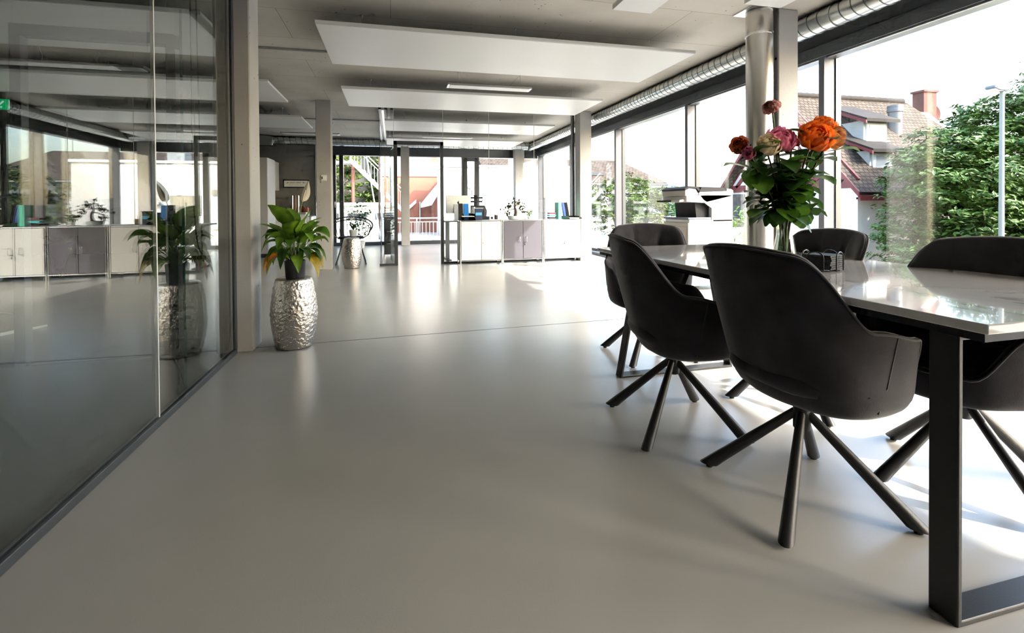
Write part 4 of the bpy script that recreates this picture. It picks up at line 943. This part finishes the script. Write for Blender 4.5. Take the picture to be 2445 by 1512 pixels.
part('body', MB().lathe([(.08, 0), (.085, .05), (.06, .18), (.001, .2)], 24), M_BLACKG, t, smooth=40); part('handle', MB().tube(bez((.06, 0, .17), (.16, 0, .26), (.085, 0, .04), 8), .01, 7), M_BLACKG, t, smooth=60)

# ------------------------------------------------------------------ things behind the meeting room glass
t = thing('exit_sign', 'green emergency exit sign with running man hanging behind the glass', 'sign', (-4.625, 7.28, 2.30))
t.scale = (.75, .75, .75)
t.rotation_euler = (0, 0, -YAW+radians(12))
part('panel', B(-.20, .20, -.015, .015, -.085, .085), mat('exit_green', (.0, .33, .10), .4, emit=(.0, .5, .15), estr=.35), t, bevel=.003)
M_SIGNW = mat('sign_white', (.85, .88, .86), .4, emit=(.9, 1, .95), estr=.3)
part('door_pictogram', B(.045, .165, -.0165, -.015, -.07, .07), M_SIGNW, t)
mn = MB(); GZ = -.0185
def q4(a, b, w_):
    a, b = Vector(a), Vector(b); d = (b-a).normalized(); s = Vector((-d.y, d.x))*w_
    mn.prism([tuple(a+s), tuple(a-s), tuple(b-s), tuple(b+s)], 'y', GZ, -.0166)
mn.prism([(.098+.013*cos(2*pi*k/14), .048+.013*sin(2*pi*k/14)) for k in range(14)], 'y', GZ, -.0166)
for a, b, w_ in (((.100, .032), (.112, -.005), .012), ((.108, -.004), (.085, -.028), .008), ((.085, -.028), (.082, -.058), .007), ((.114, -.004), (.136, -.022), .008), ((.136, -.022), (.155, -.030), .007), ((.100, .028), (.078, .020), .006), ((.078, .020), (.066, .030), .005), ((.104, .026), (.128, .012), .006), ((.128, .012), (.142, .022), .005)): q4(a, b, w_)
part('running_man', mn, mat('exit_dark_green', (.0, .16, .06), .4), t)
ar = MB(); ar.prism([(-.02, .045), (-.04, .06), (-.115, -.02), (-.115, .03), (-.135, .03), (-.135, -.055), (-.05, -.055), (-.05, -.035), (-.10, -.035)], 'y', -.0185, -.015)
part('arrow', ar, M_SIGNW, t); part('hanger', MB().tube([(0, 0, .085), (0, 0, (ZC-2.30)/.75)], .006, 6), M_ALU, t)
t = thing('blind_chain', 'thin black beaded blind chain hanging beside the concrete column', 'chain', (-1.25, 3.50, 0))
part('cord', MB().tube([(0, 0, ZC)]+[(0, 0, z) for z in (2.0, 1.5, 1.2)]+bez((0, 0, 1.2), (0, .02, .72), (.035, .04, .70), 6)[1:], .0035, 6), M_BLACK, t); part('cord', MB().tube([(.03, .0, ZC), (.035, .02, 1.6), (.035, .04, .70)], .0035, 6), M_BLACK, t)
t = thing('plant_stand', 'dark leafy plant in a cone shaped basket on wire legs', 'plant stand', (-4.75, 8.42, 0))
M_DUSK = mat('dark_basket', (.05, .048, .055), .7)
part('basket', MB().lathe([(.02, .12), (.10, .32), (.17, .50), (.16, .50), (.09, .31), (.001, .13)], 28), M_DUSK, t, smooth=60)
for k in range(6):
    a = k*1.047; part('leg', MB().tube([(.10*cos(a), .10*sin(a), .30), (.08*cos(a+.9), .08*sin(a+.9), .0)], .005, 5), M_BLACK, t)
for k in range(11):
    a = k*.571; part('leaf', blade(bez((.05*cos(a), .05*sin(a), .46), (.14*cos(a), .14*sin(a), .60), (.24*cos(a), .24*sin(a), .60), 6), .035, .2), M_LEAFD, t, smooth=180)
t = thing('whiteboard', 'glass board in a thin white frame on a stand behind the glass', 'whiteboard', (-3.35, 4.95, 0), radians(-30))
part('board', B(-.55, .55, -.004, .004, .15, 1.10), M_GLASS, t)
part('frame', MB().tube([(-.55, 0, .15), (.55, 0, .15), (.55, 0, 1.10), (-.55, 0, 1.10)], .009, 8, True), M_WHITE, t)
for s in (-1, 1): part('foot', MB().tube([(s*.45, 0, .15), (s*.45, 0, .02), (s*.45, -.2, .01), (s*.45, .2, .01)], .01, 6), M_WHITE, t)

# ================================================================== outside
struct('ground', B(-60, 220, -60, 260, -3.6, -3.2), M_GROUND)
struct('terrace', B(-8, 8, YF+.25, 21.0, -.35, -.06), mat('terrace_gravel', (.42, .40, .36), .9, var=.25, vscale=14))
def foliage_mesh(name, blobs, n, ls, seed):
    """leaves gathered in flat sprays over each blob, so that dark gaps stay between the sprays"""
    rnd = random.Random(seed); V = []; F = []
    tot = sum(b[3]**2 for b in blobs)
    def unit():
        while True:
            d = Vector((rnd.uniform(-1, 1), rnd.uniform(-1, 1), rnd.uniform(-1, 1)))
            if .05 < d.length < 1: return d.normalized()
    for (bx, by, bz, br, sq) in blobs:
        nb = int(n*br*br/tot); per = 34
        for c in range(max(3, nb//per)):
            d = unit()*(1-.5*rnd.random()**1.5)*rnd.uniform(.85, 1.12); cc = Vector((bx+d.x*br, by+d.y*br, bz+d.z*br*sq))
            cr = ls*rnd.uniform(2.4, 4.6); ax = Vector((d.x*.5, d.y*.5, 1)).normalized(); out = Vector((d.x, d.y, -.25)).normalized()
            for k in range(per):
                u = unit()*rnd.random()**.5; p = cc+Vector((u.x*cr, u.y*cr, u.z*cr*.35))+out*u.length*cr*.4
                nrm = (ax+unit()*.55).normalized(); a = (nrm.cross(unit())).normalized(); b = nrm.cross(a); s = ls*rnd.uniform(.6, 1.3); o = len(V)
                V += [p-a*s, p+b*s*.42+nrm*s*.12, p+a*s, p-b*s*.42+nrm*s*.12]; F.append((o, o+1, o+2, o+3))
    me = bpy.data.meshes.new(name); me.from_pydata(V, [], F); me.update(); return me
def tree(name, label, base, blobs, n, ls, m_, seed, trunk_r=.12):
    t = thing(name, label, 'tree', base); rnd = random.Random(seed)
    b0 = Vector(base); R_ = [(x-b0.x, y-b0.y, z-b0.z, r, s) for x, y, z, r, s in blobs]
    cx = sum(b[0] for b in R_)/len(R_); cy = sum(b[1] for b in R_)/len(R_); zt = min(b[2] for b in R_)
    part('trunk', MB().tube(bez((0, 0, 0), (cx*.3, cy*.3, zt*.5), (cx*.8, cy*.8, zt+.3), 6), [trunk_r*(1-.08*k) for k in range(7)], 10), M_BARK, t, smooth=180)
    for b in R_: part('branch', MB().tube(bez((cx*.5, cy*.5, zt*.6), ((cx+b[0])*.5, (cy+b[1])*.5, (zt+b[2])*.5), b[:3], 6), [trunk_r*.5*(1-.12*k) for k in range(7)], 7), M_BARK, t, smooth=180)
    f = part('foliage', foliage_mesh('foliage', R_, n, ls, seed), m_, t); f['kind'] = 'stuff'; return t
# big tree outside the right window
tree('leafy_tree', 'big leafy green tree outside the right window behind the street lamp', (14.6, 9.2, -3.2),
     [(13.3, 8.9, .3, 1.4, 1.0), (13.9, 8.9, 1.2, 1.5, .9), (14.8, 8.7, 1.7, 1.6, 1.0), (12.9, 8.9, 1.6, .95, .9), (13.6, 9.0, -1.2, 1.6, 1.0), (14.4, 8.5, -.2, 1.8, 1.0), (16.0, 8.6, 2.3, 1.7, 1.1), (16.2, 8.3, .2, 1.8, 1.1), (13.6, 9.1, 2.3, .95, .7), (15.0, 8.9, 3.0, .9, .8), (17.3, 8.3, 3.2, 1.5, 1.2), (17.8, 8.3, 1.4, 1.8, 1.2), (12.9, 8.8, -.6, .9, 1.0)], 95000, .075, M_FOLI, 11, .25)
tree('leafy_tree', 'dark leafy tree behind the big one at the right edge', (24.0, 8.3, -3.2), [(22.6, 8.0, 2.0, 1.6, 1.1), (23.8, 8.2, 4.0, 1.8, 1.1), (25.5, 8.2, 4.2, 2.0, 1.2), (23.6, 8.2, -.2, 1.9, 1.0)], 9000, .2, M_FOLI, 12, .25)
tree('leafy_tree', 'green tree in front of the mid distance house roof', (9.3, 18.6, -3.2), [(8.6, 18.4, 1.2, .8, 1.1), (9.4, 18.6, 1.7, .8, 1.0), (10.3, 18.6, 1.0, .7, 1.1), (9.1, 18.4, .1, .9, 1.0), (10.5, 18.9, .1, .75, 1.0)], 9000, .075, M_FOLI2, 13)
tree('leafy_tree', 'yellow green tree to the left of the copier outside', (12.6, 20.4, -3.2), [(12.2, 20.2, 1.3, .75, .9), (13.2, 20.5, 1.45, .8, .9), (14.2, 20.8, 1.2, .8, .9), (13, 20.2, .3, .9, 1)], 5000, .08, M_FOLI2, 14)
tree('leafy_tree', 'leafy shrub beyond the window near the cabinet column', (8.4, 14.9, -3.2), [(8.1, 14.9, 1.2, .75, 1.2), (8.0, 14.7, .0, .8, 1.1), (8.8, 15.1, .3, .8, 1.2), (8.6, 15.0, 1.4, .6, 1.1), (9.4, 15.3, .6, .7, 1.1)], 8000, .07, M_FOLI2, 15)
# street lamp
t = thing('street_lamp', 'tall grey street lamp rising in front of the tree', 'street lamp', (11.93, 6.99, -3.2))
part('pole', MB().tube([(0, 0, 0), (0, 0, 6.50)], [.055, .038], 14), mat('lamp_pole_grey', (.20, .22, .20), .5), t, smooth=60)
part('head', MB().prism([(-.02, 0), (.10, .02), (.10, .05), (-.12, .12), (-.32, .10), (-.36, .05), (-.2, .0)], 'y', -.09, .09), mat('lamp_head', (.10, .12, .14), .4), t, loc=(0, 0, 6.44), bevel=.03)
part('diffuser', B(-.30, -.08, -.07, .07, -.015, .02), M_WHITE, t, loc=(0, 0, 6.45))
# half timbered house
HX, HY0, HY1, ZE, ZR = 13.2, 11.14, 16.64, 1.60, 4.70
t = thing('timbered_house', 'white house with red half timbering and brown tiled roof', 'house', (HX, HY0, -3.2))
gz = 3.2; Wd = HY1-HY0; LX_ = 6.6
part('wall', MB().prism([(0, 0), (Wd, 0), (Wd, ZE+gz), (Wd/2, ZR+gz-.25), (0, ZE+gz)], 'x', 0, LX_), M_EXTW, t)
def roof_slope(p, name='roof_slope', m_=M_TILE):
    """p: eave0, eave1, ridge1, ridge0 (local), with thickness and UVs in metres"""
    P = [Vector(q) for q in p]; nrm = (P[1]-P[0]).cross(P[3]-P[0]).normalized()
    if nrm.z < 0: nrm = -nrm
    V = [tuple(q) for q in P]+[tuple(q-nrm*.12) for q in P]
    me = bpy.data.meshes.new(name); me.from_pydata(V, [], [(0, 1, 2, 3), (7, 6, 5, 4), (0, 4, 5, 1), (1, 5, 6, 2), (2, 6, 7, 3), (3, 7, 4, 0)]); me.update()
    uv = me.uv_layers.new(name='UVMap'); e = (P[1]-P[0]).normalized(); f_ = nrm.cross(e)
    for lp in me.loops: q = Vector(V[lp.vertex_index])-P[0]; uv.data[lp.index].uv = (q.dot(e), q.dot(f_))
    return part(name, me, m_, t)
ze, zr = ZE+gz, ZR+gz; ov = .35
sl = (zr-ze)/(Wd/2)
roof_slope([(-ov, -ov, ze-ov*sl+.12), (LX_+.3, -ov, ze-ov*sl+.12), (LX_-1.1, Wd/2, zr+.1), (-ov, Wd/2, zr+.1)])
roof_slope([(LX_+.3, Wd+ov, ze-ov*sl+.12), (-ov, Wd+ov, ze-ov*sl+.12), (-ov, Wd/2, zr+.1), (LX_-1.1, Wd/2, zr+.1)])
roof_slope([(LX_+.3, -ov, ze-ov*sl+.1), (LX_+.3, Wd+ov, ze-ov*sl+.1), (LX_-1.1, Wd/2+.01, zr+.1), (LX_-1.1, Wd/2, zr+.1)])
me = MB().lathe([(.10, 0), (.12, .28)], 10).mesh('ridge_tile', 60)
for k in range(int((LX_-.7)/.27)): part('ridge_tile', me, M_TILE, t, loc=(-ov+k*.27, Wd/2, zr+.1), rot=(0, radians(90), 0))
def beam(a, b, wd=.16):                                          # timber on the gable (plane x=0), a,b=(y,z)
    a, b = Vector(a), Vector(b); d = (b-a).normalized(); s = Vector((-d.y, d.x))*wd*.5
    return part('timber', MB().prism([tuple(a-s), tuple(b-s), tuple(b+s), tuple(a+s)], 'x', -.05, .02), M_REDP, t)
yz = lambda f, h_: (Wd*f, ze+(zr-ze)*h_)
beam(yz(0, 0), yz(1, 0), .26); beam(yz(.18, .36), yz(.82, .36), .2); beam(yz(.34, .68), yz(.66, .68), .18)
beam(yz(0, .02), yz(.49, .96), .2); beam(yz(1, .02), yz(.51, .96), .2)
for f0, f1, h0, h1 in ((.08, .28, .02, .36), (.28, .12, .02, .26), (.30, .46, .02, .36), (.46, .30, .02, .36), (.54, .70, .02, .36), (.70, .54, .02, .36), (.72, .92, .36, .02), (.36, .5, .36, .68), (.64, .5, .36, .68), (.28, .28, .02, .36), (.72, .72, .02, .36), (.5, .5, .02, .68)): beam(yz(f0, h0), yz(f1, h1), .13)
part('verge_board', MB().prism([(-ov, ze-ov*sl-.02), (Wd/2, zr-.06), (Wd/2, zr+.1), (-ov, ze-ov*sl+.14)], 'x', -ov-.04, -ov), M_REDP, t); part('verge_board', MB().prism([(Wd+ov, ze-ov*sl-.02), (Wd/2, zr-.06), (Wd/2, zr+.1), (Wd+ov, ze-ov*sl+.14)][::-1], 'x', -ov-.04, -ov), M_REDP, t)
part('eave_board', B(-ov, LX_+.3, -ov-.02, -ov+.05, ze-ov*sl-.12, ze-ov*sl+.04), M_REDP, t)
part('soffit', B(0, LX_, -ov, .05, ze-ov*sl-.08, ze-ov*sl-.02), M_REDP, t)
def wframe(y0, y1, z0, z1, nm='window'):
    w_ = part(nm, B(-.05, .02, y0, y1, z0, z1), mat('shutter_frame', (.42, .42, .38), .6), t)
    part('shutter', B(-.09, -.05, y0+.06, y1-.06, z0+.06, z1-.06), mat('grey_shutter', (.13, .15, .16), .6), w_)
    for k in range(9): part('slat', B(-.10, -.085, y0+.09, y1-.09, z0+.1+k*(z1-z0-.2)/9, z0+.1+(k+.6)*(z1-z0-.2)/9), mat('shutter_slat', (.22, .25, .27), .6), w_)
wframe(.55, 1.25, 3.2-.35, 3.2+.85); wframe(3.6, 4.4, 3.2-.4, 3.2+.8)
part('shingle_wall', B(-.05, .01, Wd-.9, Wd-.02, 2.6, ze-.2), mat('dark_shingles', (.08, .07, .06), .8, var=.5, vscale=9), t)
def dormer(x0, x1, yf, zb, zt, nm):
    d = part('dormer', MB().box(x0, x1, yf, yf+1.3, zb, zt), mat('dormer_boards', (.42, .41, .38), .8, var=.1, vscale=4), t)
    part('dormer_roof', MB().prism([(yf-.28, zt-.08), (yf+1.35, zt+.66), (yf+1.35, zt+.76), (yf-.28, zt+.02)], 'x', x0-.2, x1+.2), M_TILE, d)
    part('dormer_fascia', MB().prism([(yf-.28, zt-.13), (yf+1.3, zt+.58), (yf+1.3, zt+.66), (yf-.28, zt-.04)], 'x', x0-.24, x0-.19), M_REDP, d)
    part('dormer_window', B(x0+.10, x1-.10, yf-.04, yf+.02, zb+.28, zt-.08), M_WHITE, d); part('dormer_pane', B(x0+.2, x1-.2, yf-.05, yf-.035, zb+.36, zt-.16), mat('window_dusk', (.35, .38, .40), .1), d)
    part('dormer_sill', B(x0, x1, yf-.1, yf+.02, zb+.22, zb+.28), M_WHITE, d)
dormer(1.35, 2.3, .95, 3.2+2.75, 3.2+3.65, 'a'); dormer(.90, 1.80, .38, 3.2+1.70, 3.2+2.62, 'b')
v = thing('roof_vent', 'grey metal vent pipe on the tiled roof', 'vent', (16.7, 12.75, 3.5)); part('pipe', MB().lathe([(.2, -.3), (.2, .62)], 20), mat('vent_grey', (.10, .11, .12), .5), v, smooth=40); part('cap', MB().lathe([(.23, .62), (.23, .72), (.22, .76), (.23, .80), (.22, .84), (.001, .86)], 20), mat('vent_grey', (.3, .3, .3)), v, smooth=40)
c = thing('brick_chimney', 'red brick chimney rising behind the tiled roof', 'chimney', (21.2, 15.0, -3.2))
part('stack', B(-.34, .34, -.22, .22, 0, 8.7), M_BRICKC, c); part('cap', B(-.40, .40, -.27, .27, 8.7, 8.78), M_BRICKC, c)
part('dish', MB().lathe([(.001, 0), (.25, .05), (.38, .12), (.36, .13), (.001, .02)], 24), M_BRICKC, c, loc=(.62, .2, 7.9), rot=(radians(90), 0, 0), smooth=40)
t2 = thing('far_roof', 'low tiled roof just behind the big tree', 'house', (19, 15, -3.2)); t = t2
part('wall', B(0, 9, 0, 5, 0, 6.6), M_EXTW, t2); roof_slope([(-.3, -.3, 6.5), (9.3, -.3, 6.5), (9.3, 2.5, 7.6), (-.3, 2.5, 7.6)], m_=M_TILE2)
# mid distance house
t = thing('distant_house', 'house with a long brown tiled roof seen above the green tree', 'house', (5.5, 26.5, -3.2))
part('wall', B(.4, 10.2, .4, 7.0, 0, 5.4), M_EXTW, t)
roof_slope([(-.2, -.2, 5.55), (10.9, -.2, 5.55), (9.6, 3.6, 7.25), (-.2, 3.6, 7.25)], m_=M_TILE2); roof_slope([(10.9, 7.4, 5.55), (-.2, 7.4, 5.55), (-.2, 3.6, 7.25), (9.6, 3.6, 7.25)], m_=M_TILE2); roof_slope([(10.9, -.2, 5.55), (10.9, 7.4, 5.55), (9.6, 3.62, 7.25), (9.6, 3.6, 7.25)], m_=M_TILE2)
part('gutter', MB().tube([(-.2, -.25, 5.45), (10.9, -.25, 5.45)], .07, 8), M_DARK, t)
for k in range(3): part('window', B(6+k*1.3, 6.8+k*1.3, .34, .42, 3.6, 4.9), M_DARK, t)
part('skylight', B(6.2, 7.2, .8, 1.5, 6.05, 6.25), M_DARK, t, rot=(radians(0), 0, 0))
an = thing('roof_antenna', 'thin television antenna on the distant roof', 'antenna', (14.2, 30.1, 4.0)); part('mast', MB().tube([(0, 0, 0), (0, 0, .8)], .02, 5), M_MULL, an); part('crossbar', MB().tube([(-.35, 0, .8), (.35, 0, .8)], .018, 5), M_MULL, an)
for k in range(5): part('dipole', MB().tube([(-.3+k*.14, -.14, .8), (-.3+k*.14, .14, .8)], .012, 4), M_MULL, an)
# distant hills
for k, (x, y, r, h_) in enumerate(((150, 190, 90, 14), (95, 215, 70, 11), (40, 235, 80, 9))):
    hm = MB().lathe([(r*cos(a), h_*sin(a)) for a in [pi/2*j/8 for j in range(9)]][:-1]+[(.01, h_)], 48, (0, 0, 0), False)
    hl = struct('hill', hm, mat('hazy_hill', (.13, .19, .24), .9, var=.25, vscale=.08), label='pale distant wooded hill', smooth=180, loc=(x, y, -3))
# planter boxes and bamboo by the window
for k, (x, y, lab) in enumerate(((7.9, 11.2, 'white planter box with clipped boxwood seen left of the copier'), (7.35, 9.4, 'white planter box with clipped boxwood hidden partly by the copier'))):
    t = thing('planter_box', lab, 'planter', (x, y, -3.2)); part('pedestal', B(-.45, .45, -.45, .45, 0, 3.7), M_EXTW, t, bevel=.01); part('soil', B(-.40, .40, -.40, .40, 3.69, 3.72), M_SOIL, t)
    f = part('foliage', foliage_mesh('foliage', [(0, 0, 3.85, .42, .5)], 900, .045, 40+k), M_FOLI2, t); f['kind'] = 'stuff'
t = thing('bamboo', 'bamboo with narrow leaves just outside the window right of the copier', 'bamboo', (4.95, 5.95, -3.2)); rnd = random.Random(4)
me = blade([(0, 0, 0), (0, .05, .01), (0, .10, .0), (0, .15, -.03)], .013, .2).mesh('leaf', 180)
for k in range(7):
    x, y = rnd.uniform(-.22, .22), rnd.uniform(-.22, .22); s = part('cane', MB().tube(bez((x, y, 0), (x, y, 2.4), (x*1.8, y*1.8, rnd.uniform(3.7, 4.3)), 8), .009, 6), M_STEM, t)
    for q in range(26): z = rnd.uniform(2.9, 4.2); part('leaf', me, M_LEAF, s, loc=(x*1.5+rnd.uniform(-.14, .14), y*1.5+rnd.uniform(-.14, .14), z), rot=(rnd.uniform(-.9, .3), rnd.uniform(-.4, .4), rnd.uniform(0, 6.28)))

# ------------------------------------------------------------------ beyond the far windows
t = thing('white_building', 'plain white building opposite the far windows with one window', 'building', (1.75, 17.0, -.3))
part('wall', B(0, 5.4, 0, 2.4, 0, 2.70), M_EXTW, t); part('parapet', B(-.05, 5.45, -.06, 2.4, 2.70, 2.78), M_ALU, t)
wn = part('window', B(.95, 1.72, -.04, .06, .62, 1.95), M_ALU, t); part('pane', B(1.02, 1.65, -.05, -.03, .70, 1.72), mat('sky_pane', (.45, .60, .66), .08), wn); part('blind', B(1.0, 1.67, -.09, -.03, 1.70, 1.88), mat('grey_blind', (.22, .22, .2), .7), wn); part('lintel', B(.85, 1.82, -.1, 0, 1.95, 2.0), M_ALU, wn)
part('wall_lamp', B(3.1, 3.5, -.14, 0, 1.42, 1.50), M_ALU, t); part('roof_hatch', B(2.6, 3.1, .5, 1.0, 2.7, 3.1), mat('hatch', (.35, .38, .40), .4), t)
t = thing('terracotta_house', 'terracotta coloured house with white sloping eaves behind the terrace railing', 'house', (-.6, 20.2, -.3))
part('wall', B(.3, 3.4, 0, 3.0, 0, 2.55), M_TERRA, t); part('white_storey', B(.2, 3.5, -.05, 3.0, 2.55, 3.1), M_EXTW, t); part('upper_wall', B(.3, 3.4, .1, 3.0, 3.1, 5.0), M_EXTW, t)
part('sloping_eave', MB().prism([(1.72, 1.40), (2.75, 2.65), (2.75, 2.35), (2.15, 1.35), (1.72, 1.25)], 'y', -.55, .0), M_EXTW, t, bevel=.01)
part('pier', B(2.15, 2.75, -.35, 0, 0, 1.75), M_TERRA, t); part('drain_pipe', MB().tube([(1.70, -.1, 0), (1.70, -.1, 1.5)], .035, 8), M_ALU, t); part('handrail_wall', MB().prism([(1.0, .95), (1.55, 1.45), (1.55, 1.6), (1.0, 1.1)], 'y', -.15, 0), M_EXTW, t)
w_ = part('window', B(.95, 1.15, -.08, 0, 1.30, 2.3), M_WHITE, t); part('pane', B(.98, 1.12, -.09, -.07, 1.35, 2.25), mat('window_dusk2', (.3, .34, .38), .1), w_); part('wall_vent', B(2.40, 2.55, -.38, -.35, 1.05, 1.25), M_WHITE, t); part('shutter', B(2.2, 2.45, .04, .1, 3.15, 3.6), M_TERRA, t)
t = thing('terrace_railing', 'white metal railing with thin bars beyond the far doorway', 'railing', (-.3, 15.2, -.06))
part('handrail', MB().tube([(0, 0, .70), (2.05, 0, .70)], .022, 8), M_WHITE, t); part('top_rail', B(0, 2.05, -.015, .015, .57, .60), M_WHITE, t); part('bottom_rail', B(0, 2.05, -.015, .015, .05, .08), M_WHITE, t)
me = B(-.010, .010, -.010, .010, .08, .57).mesh('baluster')
for k in range(18): part('baluster', me, M_WHITE, t, loc=(.06+k*.114, 0, 0))
for x in (0, 1.03, 2.05): part('post', B(x-.02, x+.02, -.02, .02, 0, .70), M_WHITE, t)
t = thing('outdoor_stairs', 'white metal outdoor staircase with railing against the ivy', 'stairs', (0, 19.0, -.06))
part('stringer', MB().prism([(-1.55, 2.75), (-1.55, 2.95), (.35, 1.05), (.35, .85)][::-1], 'y', -.05, 0), M_WHITE, t); part('stringer', MB().prism([(-1.55, 2.75), (-1.55, 2.95), (.35, 1.05), (.35, .85)][::-1], 'y', .8, .85), M_WHITE, t)
for k in range(11): part('step', B(-1.55+k*.17, -1.33+k*.17, 0, .8, 2.78-k*.172, 2.81-k*.172), M_ALU, t)
part('handrail', MB().tube([(-1.75, 0, 3.62), (-1.5, 0, 3.60), (.35, 0, 1.75)], .02, 6), M_WHITE, t); part('middle_rail', MB().tube([(-1.5, 0, 3.45), (.35, 0, 1.6)], .014, 6), M_WHITE, t)
for k in range(16): part('baluster', MB().tube([(-1.5+k*.12, 0, 2.87-k*.12), (-1.5+k*.12, 0, 3.45-k*.12)], .009, 5), M_WHITE, t)
part('post', MB().tube([(-1.46, .3, 0), (-1.46, .3, 2.7)], .06, 8), mat('rusty_post', (.22, .08, .06), .7), t); part('landing', B(-2.6, -1.5, 0, .85, 2.72, 2.80), M_WHITE, t)
t = thing('ivy_wall', 'ivy covered wall behind the outdoor staircase', 'ivy', (-5, 21.5, -.3))
part('wall', B(0, 5.2, 0, .4, 0, 5.2), M_BEIGEST, t); f = part('foliage', foliage_mesh('foliage', [(x, -.1, z, .95, 1) for x in (.4, 1.5, 2.6, 3.7, 4.7) for z in (.6, 1.9, 3.2, 4.4)], 30000, .09, 71), M_FOLI2, t); f['kind'] = 'stuff'
t = thing('low_outbuilding', 'low pale outbuilding with narrow windows below the ivy', 'building', (-3.4, 18.0, -.3))
part('wall', B(0, 3.35, 0, .8, 0, 1.36), mat('pale_green_render', (.58, .66, .58), .8), t); part('roof_slab', B(-.05, 3.4, -.15, .95, 1.36, 1.46), M_EXTW, t); part('base_band', B(0, 3.35, -.04, 0, 0, .80), M_EXTW, t)
for k in range(3): part('window', B(.9+k*.95, 1.55+k*.95, -.03, .02, .84, 1.08), M_DARK, t)
t = thing('bare_trunks', 'two brown tree trunks beyond the glass door', 'tree', (-.28, 16.2, -.06)); part('trunk', MB().tube([(0, 0, 0), (.02, 0, 1.5), (.03, 0, 4.0)], .055, 10), mat('tan_trunk', (.36, .20, .11), .8, var=.25, vscale=5), t, smooth=180); part('trunk', MB().tube([(-.14, .1, 0), (-.13, .1, 4.0)], .028, 8), M_BARK, t, smooth=180)
tag(part('white_chimney_pipe', MB().lathe([(.10, 0), (.10, 2.4), (.12, 2.42), (.12, 2.5), (.10, 2.52), (.10, 4)], 20), M_EXTW, loc=(.02, 16.0, -.06), smooth=40), 'white vertical pipe beside the brown trunks', 'pipe')
t = thing('sun_lounger', 'white slatted bench on the terrace below the outbuilding', 'bench', (-1.75, 16.2, -.06))
for k in range(4): part('slat', B(0, 1.1, k*.1, k*.1+.08, .30+.035*k, .33+.035*k), M_WHITE, t)
for x in (.1, 1.0): part('leg', B(x-.02, x+.02, .1, .14, 0, .34), M_WHITE, t)
for k, (x0, y0, x1, lab) in enumerate(((-.85, 15.5, -.35, 'white rope pole leaning across the left window'),)):
    tag(part('rope_pole', MB().tube([(x0, y0, 3.1), (x1, y0-.3, -.05)], .022, 6), M_WHITE, smooth=60), lab, 'pole')
